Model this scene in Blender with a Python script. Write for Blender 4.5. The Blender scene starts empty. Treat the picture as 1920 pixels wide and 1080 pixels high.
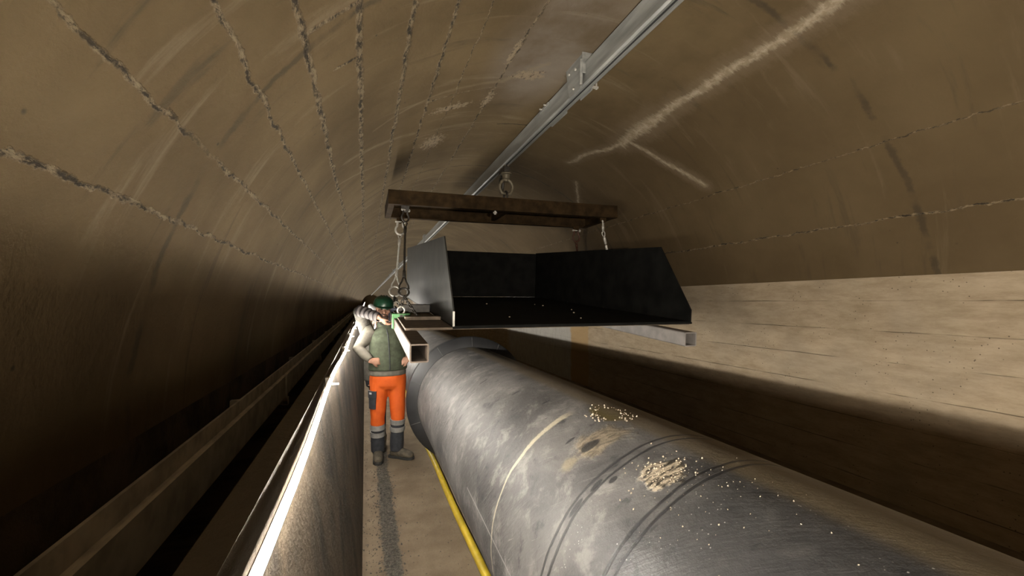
import bpy, bmesh, math, random
from mathutils import Vector, Matrix, Euler, noise as mnoise
PI = math.pi
random.seed(7)
SC = bpy.context.scene
COL = SC.collection

# ------------------------------------------------------------------ camera
cam_d = bpy.data.cameras.new('camera')
cam = bpy.data.objects.new('camera', cam_d)
COL.objects.link(cam)
cam_d.sensor_width = 36.0
cam_d.lens = 15.0
cam_d.clip_start = 0.02
cam_d.clip_end = 300
EYE = 1.75
YAW, PITCH = math.radians(18.97), math.radians(1.89)
fw = Vector((0.32508, 0.94517, 0.03128)).normalized()
cam.matrix_world = Matrix.Translation((0, 0, EYE)) @ fw.to_track_quat('-Z', 'Y').to_matrix().to_4x4()
SC.camera = cam

# ------------------------------------------------------------------ world, light, exposure
w = bpy.data.worlds.new('dark_tunnel_air')
SC.world = w
w.use_nodes = True
w.node_tree.nodes['Background'].inputs[0].default_value = (0.8, 0.75, 0.65, 1)
w.node_tree.nodes['Background'].inputs[1].default_value = 0.0008
SC.view_settings.view_transform = 'Standard'
SC.view_settings.look = 'None'
SC.view_settings.gamma = 1.0
SC.view_settings.use_curve_mapping = False
SC.view_settings.exposure = 0.0


def lamp(name, loc, target, power, size, color, spread=PI):
    d = bpy.data.lights.new(name, 'AREA')
    d.shape = 'DISK'
    d.size = size
    d.energy = power
    d.color = color
    d.spread = spread
    o = bpy.data.objects.new(name, d)
    COL.objects.link(o)
    o.location = loc
    o.rotation_euler = (Vector(target) - Vector(loc)).to_track_quat('-Z', 'Y').to_euler()
    return o


WARM = (1.0, 0.90, 0.76)
lamp('rear_fill_light', (-0.05, -3.2, 1.40), (2.6, 4.5, 1.7), 345, 0.12, WARM)  # added unseen fill behind the camera, brightens the right wall
STRIP_STRENGTH = 420.0
ALB = 0.5          # reflectance scale on every colour, lowered to weaken bounce and deepen shade


# ------------------------------------------------------------------ node helpers
class NT:
    def __init__(self, name):
        self.m = bpy.data.materials.new(name)
        self.m.use_nodes = True
        self.t = self.m.node_tree
        self.t.nodes.clear()
        self.out = self.t.nodes.new('ShaderNodeOutputMaterial')
        self.b = self.t.nodes.new('ShaderNodeBsdfPrincipled')
        self.t.links.new(self.b.outputs[0], self.out.inputs[0])

    def link(self, a, sock):
        if hasattr(a, 'is_output'):
            self.t.links.new(a, sock)
        else:
            sock.default_value = a

    def math(self, op, a, b=0.0, c=0.0, clamp=False):
        n = self.t.nodes.new('ShaderNodeMath')
        n.operation = op
        n.use_clamp = clamp
        self.link(a, n.inputs[0])
        self.link(b, n.inputs[1])
        self.link(c, n.inputs[2])
        return n.outputs[0]

    def vmath(self, op, a, b=(0, 0, 0), scale=1.0):
        n = self.t.nodes.new('ShaderNodeVectorMath')
        n.operation = op
        self.link(a, n.inputs[0])
        self.link(b, n.inputs[1])
        return n.outputs['Value'] if op in ('LENGTH', 'DOT_PRODUCT', 'DISTANCE') else n.outputs['Vector']

    def uv(self):
        n = self.t.nodes.new('ShaderNodeUVMap')
        n.uv_map = 'UVMap'
        return n.outputs[0]

    def obj(self):
        return self.t.nodes.new('ShaderNodeTexCoord').outputs['Object']

    def sep(self, v):
        n = self.t.nodes.new('ShaderNodeSeparateXYZ')
        self.link(v, n.inputs[0])
        return n.outputs

    def comb(self, x, y, z=0.0):
        n = self.t.nodes.new('ShaderNodeCombineXYZ')
        self.link(x, n.inputs[0]); self.link(y, n.inputs[1]); self.link(z, n.inputs[2])
        return n.outputs[0]

    def noise(self, vec, scale, detail=4, rough=0.55, dist=0.0, col=False):
        n = self.t.nodes.new('ShaderNodeTexNoise')
        self.link(vec, n.inputs['Vector'])
        n.inputs['Scale'].default_value = scale
        n.inputs['Detail'].default_value = detail
        n.inputs['Roughness'].default_value = rough
        n.inputs['Distortion'].default_value = dist
        return n.outputs['Color' if col else 'Fac']

    def voro(self, vec, scale):
        n = self.t.nodes.new('ShaderNodeTexVoronoi')
        self.link(vec, n.inputs['Vector'])
        n.inputs['Scale'].default_value = scale
        return n.outputs['Distance']

    def ramp(self, f, a, b, lo=0.0, hi=1.0):
        n = self.t.nodes.new('ShaderNodeMapRange')
        n.interpolation_type = 'SMOOTHSTEP'
        self.link(f, n.inputs[0])
        n.inputs[1].default_value = a; n.inputs[2].default_value = b
        n.inputs[3].default_value = lo; n.inputs[4].default_value = hi
        return n.outputs[0]

    def mix(self, f, a, b):
        n = self.t.nodes.new('ShaderNodeMix')
        n.data_type = 'RGBA'
        self.link(f, n.inputs[0])
        for v, s in ((a, n.inputs[6]), (b, n.inputs[7])):
            if isinstance(v, tuple) and len(v) == 3:
                v = v + (1.0,)
            self.link(v, s)
        return n.outputs[2]

    def seg(self, p, a, b):
        """distance from the 2-D point p to the segment a-b"""
        ba = (b[0] - a[0], b[1] - a[1], 0)
        l2 = ba[0] ** 2 + ba[1] ** 2
        pa = self.vmath('SUBTRACT', p, (a[0], a[1], 0))
        h = self.math('MULTIPLY', self.vmath('DOT_PRODUCT', pa, ba), 1 / l2, clamp=True)
        n = self.t.nodes.new('ShaderNodeVectorMath'); n.operation = 'SCALE'
        n.inputs[0].default_value = ba
        self.t.links.new(h, n.inputs['Scale'])
        return self.vmath('LENGTH', self.vmath('SUBTRACT', pa, n.outputs[0]))

    def dist(self, p, c, sx=1.0, sy=1.0):
        q = self.vmath('MULTIPLY', self.vmath('SUBTRACT', p, (c[0], c[1], 0)), (1 / sx, 1 / sy, 0))
        return self.vmath('LENGTH', q)

    def bump(self, h, strength=0.5, distance=0.02):
        n = self.t.nodes.new('ShaderNodeBump')
        n.inputs['Strength'].default_value = strength
        n.inputs['Distance'].default_value = distance
        self.link(h, n.inputs['Height'])
        self.t.links.new(n.outputs[0], self.b.inputs['Normal'])

    def fin(self, color, rough=0.8, metal=0.0, spec=0.5):
        if isinstance(color, tuple) and len(color) == 3:
            color = color + (1.0,)
        self.link(self.mix(1 - ALB, color, (0.0, 0.0, 0.0)), self.b.inputs['Base Color'])
        self.link(rough, self.b.inputs['Roughness'])
        self.b.inputs['Metallic'].default_value = metal
        self.b.inputs['Specular IOR Level'].default_value = spec
        return self.m


def simple(name, c, rough=0.7, metal=0.0, var=0.25, scale=30, spec=0.5, bump=0.0, bscale=None):
    t = NT(name)
    p = t.obj()
    f = t.noise(p, scale, 4)
    d = tuple(x * (1 - var) for x in c)
    u = tuple(min(1, x * (1 + var)) for x in c)
    col = t.mix(t.ramp(f, 0.3, 0.7), d, u)
    if bump:
        t.bump(t.noise(p, bscale or scale * 2, 3), bump, 0.01)
    return t.fin(col, rough, metal, spec)


# ------------------------------------------------------------------ mesh helpers
class MB:
    def __init__(self):
        self.bm = bmesh.new()
        self.uvl = None

    def _xf(self, v, M):
        return M @ Vector(v) if M else Vector(v)

    def face(self, vs, smooth=True):
        try:
            f = self.bm.faces.new(vs)
            f.smooth = smooth
            return f
        except ValueError:
            return None

    def box(self, c, s, M=None):
        x, y, z = s[0] / 2, s[1] / 2, s[2] / 2
        vs = [self.bm.verts.new(self._xf((c[0] + a * x, c[1] + b * y, c[2] + d * z), M))
              for d in (-1, 1) for b in (-1, 1) for a in (-1, 1)]
        for f in ((0, 2, 3, 1), (4, 5, 7, 6), (0, 1, 5, 4), (2, 6, 7, 3), (0, 4, 6, 2), (1, 3, 7, 5)):
            self.face([vs[i] for i in f], False)
        return self

    def prism(self, poly, axis, a, b, M=None, smooth=False):
        """extrude a 2-D polygon along an axis from a to b (poly gives the other two axes in order)"""
        def p3(p, t):
            return {'x': (t, p[0], p[1]), 'y': (p[0], t, p[1]), 'z': (p[0], p[1], t)}[axis]
        A = [self.bm.verts.new(self._xf(p3(p, a), M)) for p in poly]
        B = [self.bm.verts.new(self._xf(p3(p, b), M)) for p in poly]
        n = len(poly)
        for i in range(n):
            self.face([A[i], A[(i + 1) % n], B[(i + 1) % n], B[i]], smooth)
        self.face(A[::-1], False)
        self.face(B, False)
        return self

    def tube(self, pts, r, n=10, closed=False, cap=True, M=None, ell=None, up=None):
        """sweep a circle (or ellipse) along points; r is a number, a list of numbers or a list of (side, depth)"""
        pts = [Vector(p) for p in pts]
        k = len(pts)
        R = r if isinstance(r, (list, tuple)) else [r] * k
        rings = []
        ref = Vector(up) if up else None
        prev = None
        for i, p in enumerate(pts):
            if closed:
                d = pts[(i + 1) % k] - pts[i - 1]
            else:
                d = pts[min(i + 1, k - 1)] - pts[max(i - 1, 0)]
            d.normalize()
            if ref is not None:
                s = ref - ref.dot(d) * d
            elif prev is not None:
                s = prev - prev.dot(d) * d
            else:
                s = Vector((1, 0, 0)) if abs(d.x) < 0.8 else Vector((0, 1, 0))
                s = s - s.dot(d) * d
            s.normalize()
            prev = s
            q = d.cross(s)
            rr = R[i]
            ra, rb = rr if isinstance(rr, (tuple, list)) else (rr, rr)
            rings.append([self.bm.verts.new(self._xf(p + s * (ra * math.cos(2 * PI * j / n)) + q * (rb * math.sin(2 * PI * j / n)), M)) for j in range(n)])
        m = k if closed else k - 1
        for i in range(m):
            A, B = rings[i], rings[(i + 1) % k]
            for j in range(n):
                self.face([A[j], A[(j + 1) % n], B[(j + 1) % n], B[j]])
        if cap and not closed:
            self.face(rings[0][::-1], False)
            self.face(rings[-1], False)
        return self

    def lathe(self, prof, c=(0, 0, 0), axis='z', n=32, M=None):
        """revolve (radius, height) pairs; the profile is closed when first == last"""
        rings = []
        for r, h in prof:
            ring = []
            for j in range(n):
                a = 2 * PI * j / n
                u, v = r * math.cos(a), r * math.sin(a)
                p = {'z': (u, v, h), 'y': (u, h, v), 'x': (h, u, v)}[axis]
                ring.append(self.bm.verts.new(self._xf((p[0] + c[0], p[1] + c[1], p[2] + c[2]), M)))
            rings.append(ring)
        for A, B in zip(rings, rings[1:]):
            for j in range(n):
                self.face([A[j], A[(j + 1) % n], B[(j + 1) % n], B[j]])
        if prof[0] != prof[-1]:
            if prof[0][0] > 1e-5: self.face(rings[0][::-1], False)
            if prof[-1][0] > 1e-5: self.face(rings[-1], False)
        return self

    def ball(self, c, s, n=12, M=None):
        prof = [(max(1e-4, math.sin(PI * i / n)), -math.cos(PI * i / n)) for i in range(n + 1)]
        rings = []
        for r, h in prof:
            rings.append([self.bm.verts.new(self._xf((c[0] + s[0] * r * math.cos(2 * PI * j / (2 * n)), c[1] + s[1] * r * math.sin(2 * PI * j / (2 * n)), c[2] + s[2] * h), M)) for j in range(2 * n)])
        for A, B in zip(rings, rings[1:]):
            for j in range(2 * n):
                self.face([A[j], A[(j + 1) % (2 * n)], B[(j + 1) % (2 * n)], B[j]])
        self.face(rings[0][::-1]); self.face(rings[-1])
        return self

    def mesh(self, name):
        bmesh.ops.remove_doubles(self.bm, verts=self.bm.verts, dist=1e-6)
        bmesh.ops.recalc_face_normals(self.bm, faces=self.bm.faces)
        me = bpy.data.meshes.new(name)
        self.bm.to_mesh(me)
        self.bm.free()
        return me

    def build(self, name, mat, parent=None, sharp=40, bevel=0.0, loc=None):
        me = self.mesh(name)
        return link(name, me, mat, parent, sharp, bevel, loc)


def link(name, me, mat, parent=None, sharp=40, bevel=0.0, loc=None):
    o = bpy.data.objects.new(name, me)
    COL.objects.link(o)
    if mat: me.materials.append(mat)
    if sharp:
        for p in me.polygons: p.use_smooth = True
        me.set_sharp_from_angle(angle=math.radians(sharp))
    if bevel:
        b = o.modifiers.new('bevel', 'BEVEL')
        b.width = bevel; b.segments = 2; b.limit_method = 'ANGLE'
    if parent: o.parent = parent
    if loc: o.location = loc
    return o


def remesh(mb, name, mat, parent, voxel, smooth=6, extra=None):
    """fuse the overlapping shapes of mb into one continuous skin"""
    me = mb.mesh(name)
    o = bpy.data.objects.new(name, me)
    COL.objects.link(o)
    r = o.modifiers.new('r', 'REMESH'); r.mode = 'VOXEL'; r.voxel_size = voxel; r.use_smooth_shade = True
    if smooth:
        s = o.modifiers.new('s', 'SMOOTH'); s.factor = 0.5; s.iterations = smooth
    if extra: extra(o)
    dg = bpy.context.evaluated_depsgraph_get()
    dg.update()
    m2 = bpy.data.meshes.new_from_object(o.evaluated_get(dg))
    bpy.data.objects.remove(o)
    m2.name = name
    for p in m2.polygons: p.use_smooth = True
    o = bpy.data.objects.new(name, m2)
    COL.objects.link(o)
    m2.materials.clear()
    m2.materials.append(mat)
    if parent: o.parent = parent
    return o


def thing(name, label, cat, loc=(0, 0, 0), rot=(0, 0, 0), group=None):
    o = bpy.data.objects.new(name, None)
    COL.objects.link(o)
    o.empty_display_size = 0.1
    o.location = loc
    o.rotation_euler = rot
    return tag(o, label, cat, group)


def tag(o, label, cat, group=None):
    o['label'] = label
    o['category'] = cat
    if group: o['group'] = group
    return o


def structure(o, label=None):
    o['kind'] = 'structure'
    if label: o['label'] = label
    return o


def grid_mesh(name, nu, vs, f, uvf):
    """sheet of nu columns by the rows vs; f(u01, v) -> point, uvf(u01, v) -> uv"""
    verts, uvs = [], []
    for v in vs:
        for i in range(nu + 1):
            verts.append(f(i / nu, v)); uvs.append(uvf(i / nu, v))
    faces = []
    W = nu + 1
    for j in range(len(vs) - 1):
        for i in range(nu):
            faces.append((j * W + i, j * W + i + 1, (j + 1) * W + i + 1, (j + 1) * W + i))
    me = bpy.data.meshes.new(name)
    me.from_pydata(verts, [], faces)
    l = me.uv_layers.new(name='UVMap')
    for p in me.polygons:
        for li in p.loop_indices:
            l.data[li].uv = uvs[me.loops[li].vertex_index]
        p.use_smooth = True
    return me


# ------------------------------------------------------------------ materials of the setting
TCX, SPR, TR = 1.73, 1.20, 2.60        # tunnel axis, springing height, vault radius


def U(deg): return math.radians(deg) * TR


def mat_vault():
    t = NT('stained_vault_concrete')
    uv = t.uv()
    wob = t.noise(uv, 5, 4)
    wob2 = t.noise(uv, 28, 4, 0.65)
    off = t.math('ADD', t.math('MULTIPLY', t.math('SUBTRACT', wob, 0.5), 0.07), t.math('MULTIPLY', t.math('SUBTRACT', wob2, 0.5), 0.035))
    s = t.sep(uv)
    u, v = s[0], s[1]
    big = t.noise(uv, 0.9, 5, 0.6)
    fine = t.noise(uv, 45, 5, 0.7)
    # streaks of old wash that run slantwise round the ring
    rot = t.comb(t.math('ADD', t.math('MULTIPLY', u, 0.35), t.math('MULTIPLY', v, 0.10)), t.math('MULTIPLY', t.math('SUBTRACT', v, t.math('MULTIPLY', u, -0.12)), 2.6))
    streak = t.noise(rot, 2.1, 6, 0.62, 0.4)
    col = t.mix(t.ramp(big, 0.3, 0.72), (0.148, 0.098, 0.041), (0.262, 0.183, 0.088))
    col = t.mix(t.ramp(streak, 0.56, 0.72, 0, 0.6), col, (0.37, 0.285, 0.175))
    col = t.mix(t.ramp(streak, 0.42, 0.30, 0, 0.55), col, (0.085, 0.062, 0.034))
    grey = t.ramp(t.dist(uv, (U(97), 3.0), 0.55, 1.3), 1.15, 0.3, 0, 0.75)
    col = t.mix(t.math('MULTIPLY', grey, t.ramp(big, 0.25, 0.6)), col, (0.37, 0.315, 0.265))
    # right flank browner and darker: distance from the light put into the colour
    col = t.mix(t.ramp(u, U(78), U(60), 0, 0.5), col, (0.15, 0.098, 0.043))
    # formwork joints: rough broken ridges along the vault
    gl = None
    for deg, wd in ((153.8, 0.012), (146.4, 0.013), (140.0, 0.022), (133.0, 0.026), (125.2, 0.022), (118.3, 0.017), (112.6, 0.006), (103.8, 0.012), (160.5, 0.010), (87.0, 0.005), (42.0, 0.006), (28, 0.01), (14, 0.008)):
        d = t.math('DIVIDE', t.math('ABSOLUTE', t.math('ADD', t.math('SUBTRACT', u, U(deg)), off)), wd)
        gl = d if gl is None else t.math('MINIMUM', gl, d)
    # rough transverse crack near the top left, the slant link between two ridges
    for a, b, wd in (((U(140), 1.96), (U(133.5), 2.0), 0.020), ((U(118), 3.72), (U(104), 3.70), 0.014), ((U(133), 2.45), (U(137), 2.40), 0.012)):
        d = t.math('DIVIDE', t.math('ADD', t.seg(uv, a, b), t.math('MULTIPLY', off, 0.8)), wd)
        gl = t.math('MINIMUM', gl, t.math('ABSOLUTE', d))
    along = t.noise(t.vmath('MULTIPLY', uv, (3.0, 1.0, 1.0)), 1.3, 3)
    gmask = t.math('MULTIPLY', t.ramp(gl, 1.15, 0.55), t.ramp(along, 0.28, 0.45, 0.35, 1.0))
    rag = t.noise(t.vmath('MULTIPLY', uv, (34.0, 13.0, 1.0)), 1.0, 5, 0.75)
    core = t.ramp(gl, 0.75, 0.25)
    pale = t.mix(t.ramp(rag, 0.40, 0.62), (0.115, 0.082, 0.045), (0.40, 0.305, 0.185))
    gcol = t.mix(t.math('MULTIPLY', core, t.ramp(t.math('ADD', rag, t.math('MULTIPLY', t.math('SUBTRACT', wob, 0.5), 0.5)), 0.53, 0.43)), pale, (0.020, 0.014, 0.008))
    col = t.mix(t.math('MULTIPLY', gmask, 0.9), col, gcol)
    # pale scraped lines and a broken, chipped stretch of the crown
    sc = None
    for a, b, wd in (((U(137), 4.02), (U(119.5), 4.40), 0.055), ((U(130), 3.75), (U(116.3), 3.62), 0.030), ((U(116.3), 3.62), (U(103), 3.60), 0.040), ((U(140), 4.45), (U(126), 4.95), 0.03), ((U(103), 3.6), (U(96), 3.3), 0.05)):
        d = t.math('DIVIDE', t.seg(uv, a, b), wd)
        sc = d if sc is None else t.math('MINIMUM', sc, d)
    scn = t.noise(t.vmath('MULTIPLY', uv, (4.0, 40.0, 1.0)), 1.0, 5, 0.7)
    scm = t.ramp(t.math('ADD', sc, t.math('MULTIPLY', t.math('SUBTRACT', scn, 0.5), 3.2)), 1.0, 0.0)
    col = t.mix(t.math('MULTIPLY', scm, 0.4), col, (0.41, 0.315, 0.19))
    chip = None
    for c, sx, sy in (((U(104.3), 3.12), 0.035, 0.28), ((U(112), 4.0), 0.28, 0.11), ((U(104), 3.95), 0.07, 0.25), ((U(113), 4.9), 0.20, 0.30), ((U(98), 3.5), 0.22, 0.12)):
        d = t.dist(uv, c, sx, sy)
        chip = d if chip is None else t.math('MINIMUM', chip, d)
    cn = t.noise(uv, 22, 5, 0.75)
    chm = t.ramp(t.math('ADD', chip, t.math('MULTIPLY', t.math('SUBTRACT', cn, 0.5), 3.0)), 0.75, 0.45)
    col = t.mix(t.math('MULTIPLY', chm, 0.85), col, t.mix(t.ramp(rag, 0.36, 0.5), (0.045, 0.03, 0.016), (0.47, 0.36, 0.235)))
    ck = t.seg(t.comb(t.math('ADD', u, 0.0), t.math('ADD', v, t.math('MULTIPLY', off, 0.6))), (U(97), 4.62), (U(86), 4.58))
    col = t.mix(t.ramp(ck, 0.012, 0.005, 0, 0.85), col, (0.02, 0.014, 0.008))
    # pale efflorescence on the right haunch
    ef = None
    off2 = t.math('MULTIPLY', t.math('SUBTRACT', t.noise(uv, 2.2, 3), 0.5), 0.16)
    p2 = t.comb(t.math('ADD', u, t.math('ADD', off2, t.math('MULTIPLY', off, 0.9))), v)
    for a, b, wd in (((U(67.3), -2.0), (U(67.0), 3.5), 0.060), ((U(67.0), 3.5), (U(66.2), 4.2), 0.085), ((U(66.2), 4.2), (U(70.2), 5.2), 0.040),
                     ((U(65), 4.1), (U(56), 4.0), 0.038), ((U(56), 4.0), (U(45), 3.75), 0.045), ((U(63), 5.6), (U(46), 6.6), 0.03), ((U(80), 8.0), (U(63), 9.2), 0.03)):
        d = t.math('DIVIDE', t.seg(p2, a, b), wd)
        ef = d if ef is None else t.math('MINIMUM', ef, d)
    drip = t.noise(t.vmath('MULTIPLY', uv, (7.0, 30.0, 1.0)), 1.0, 5, 0.75)
    brk = t.noise(uv, 13, 4, 0.7)
    ef = t.math('ADD', ef, t.math('ADD', t.math('MULTIPLY', t.math('SUBTRACT', drip, 0.5), 2.3), t.math('MULTIPLY', t.math('SUBTRACT', brk, 0.5), 1.8)))
    col = t.mix(t.ramp(ef, 1.15, 0.1, 0, 0.9), col, t.mix(t.ramp(brk, 0.4, 0.6), (0.42, 0.32, 0.20), (0.74, 0.62, 0.45)))
    col = t.mix(t.ramp(ef, 3.2, 1.0, 0, 0.22), col, (0.45, 0.35, 0.24))
    # ring joints across the tunnel
    ring = t.math('ABSOLUTE', t.math('SUBTRACT', t.math('FRACT', t.math('DIVIDE', t.math('ADD', v, t.math('MULTIPLY', off, 1.2)), 4.13)), 0.5))
    rm = t.math('MULTIPLY', t.ramp(ring, 0.008, 0.002), t.ramp(along, 0.35, 0.55, 0.0, 0.5))
    col = t.mix(rm, col, (0.045, 0.034, 0.022))
    # pits
    pit = t.math('MULTIPLY', t.ramp(t.voro(uv, 9), 0.10, 0.04), t.ramp(t.noise(uv, 3.3, 2), 0.55, 0.66))
    col = t.mix(t.math('MULTIPLY', pit, 0.8), col, (0.04, 0.03, 0.02))
    h = t.math('ADD', t.math('MULTIPLY', fine, 0.18), t.math('MULTIPLY', gmask, t.math('SUBTRACT', rag, 0.7)))
    h = t.math('ADD', h, t.math('MULTIPLY', wob, 0.5))
    t.bump(h, 0.55, 0.02)
    return t.fin(col, 0.85, 0, 0.3)


def mat_side_wall():
    t = NT('board_marked_concrete')
    p = t.obj()
    s = t.sep(p)
    y, z = s[1], s[2]
    q = t.comb(t.math('MULTIPLY', y, 0.7), t.math('MULTIPLY', z, 2.2))
    f = t.noise(q, 4.5, 8, 0.72)
    blot = t.noise(p, 1.1, 4)
    col = t.mix(t.ramp(f, 0.22, 0.72), (0.44, 0.33, 0.205), (0.74, 0.58, 0.395))
    col = t.mix(t.ramp(blot, 0.45, 0.68, 0, 0.35), col, (0.44, 0.38, 0.29))
    zz = t.math('ADD', z, t.math('MULTIPLY', t.math('SUBTRACT', t.noise(p, 3, 3), 0.5), 0.012))
    line = t.math('ABSOLUTE', t.math('SUBTRACT', t.math('FRACT', t.math('DIVIDE', zz, 0.27)), 0.5))
    lm = t.math('MULTIPLY', t.ramp(line, 0.02, 0.006), t.ramp(t.noise(p, 2.0, 3), 0.35, 0.6))
    col = t.mix(t.math('MULTIPLY', lm, 0.75), col, (0.10, 0.07, 0.04))
    # ochre pilaster stain, then pale whitewashed stretch behind it
    yw = t.math('ADD', y, t.math('MULTIPLY', t.math('SUBTRACT', t.noise(p, 4, 3), 0.5), 0.2))
    och = t.math('MULTIPLY', t.ramp(yw, 7.75, 7.82), t.ramp(yw, 8.62, 8.5))
    white = t.math('MULTIPLY', t.ramp(yw, 8.5, 8.62), t.ramp(yw, 13.2, 12.6))
    col = t.mix(t.math('MULTIPLY', white, 0.85), col, t.mix(t.noise(t.comb(t.math('MULTIPLY', y, 3.0), z), 4, 4), (0.42, 0.40, 0.37), (0.88, 0.86, 0.80)))
    col = t.mix(t.math('MULTIPLY', och, 0.8), col, (0.62, 0.40, 0.17))
    pit = t.math('MULTIPLY', t.ramp(t.voro(p, 26), 0.17, 0.06), t.ramp(t.noise(p, 3.3, 2), 0.46, 0.58))
    col = t.mix(t.math('MULTIPLY', pit, 0.8), col, (0.05, 0.035, 0.02))
    t.bump(t.math('SUBTRACT', t.math('MULTIPLY', f, 0.3), t.math('MULTIPLY', lm, 0.4)), 0.5, 0.02)
    return t.fin(col, 0.85, 0, 0.3)


def mat_floor():
    t = NT('packed_dirt_floor')
    p = t.obj()
    s = t.sep(p)
    f = t.noise(p, 3.0, 6, 0.6)
    g = t.noise(p, 60, 4, 0.75)
    col = t.mix(t.ramp(f, 0.3, 0.7), (0.21, 0.155, 0.098), (0.33, 0.25, 0.165))
    col = t.mix(t.ramp(g, 0.58, 0.72, 0, 0.7), col, (0.14, 0.105, 0.07))
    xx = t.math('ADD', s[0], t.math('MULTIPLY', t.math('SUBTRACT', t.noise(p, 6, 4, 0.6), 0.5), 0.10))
    d = t.math('ABSOLUTE', t.math('SUBTRACT', xx, 0.19))
    col = t.mix(t.math('MULTIPLY', t.ramp(d, 0.07, 0.045), 0.92), col, t.mix(t.ramp(g, 0.4, 0.6), (0.045, 0.04, 0.035), (0.19, 0.17, 0.14)))
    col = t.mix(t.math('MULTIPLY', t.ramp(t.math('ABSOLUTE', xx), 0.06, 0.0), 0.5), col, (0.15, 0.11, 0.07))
    t.bump(t.math('ADD', t.math('MULTIPLY', g, 0.4), f), 0.6, 0.02)
    return t.fin(col, 0.9, 0, 0.25)


def mat_kerb():
    t = NT('muddy_kerb_concrete')
    p = t.obj()
    s = t.sep(p)
    q = t.comb(t.math('MULTIPLY', s[1], 1.5), t.math('MULTIPLY', s[2], 1.2), s[0])
    f = t.noise(q, 2.0, 8, 0.68, 0.3)
    g = t.noise(p, 40, 4, 0.7)
    col = t.mix(t.ramp(f, 0.33, 0.66), (0.045, 0.031, 0.017), (0.170, 0.122, 0.072))
    low = t.ramp(s[2], 0.6, 0.1)
    col = t.mix(t.math('MULTIPLY', low, t.ramp(g, 0.42, 0.62, 0, 0.7)), col, (0.22, 0.17, 0.11))
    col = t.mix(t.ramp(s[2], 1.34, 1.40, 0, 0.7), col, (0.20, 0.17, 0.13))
    t.bump(t.math('ADD', t.math('MULTIPLY', g, 0.35), f), 0.55, 0.02)
    return t.fin(col, 0.88, 0, 0.25)


PX, PZ, PR = 1.097, 0.680, 0.567


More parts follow.
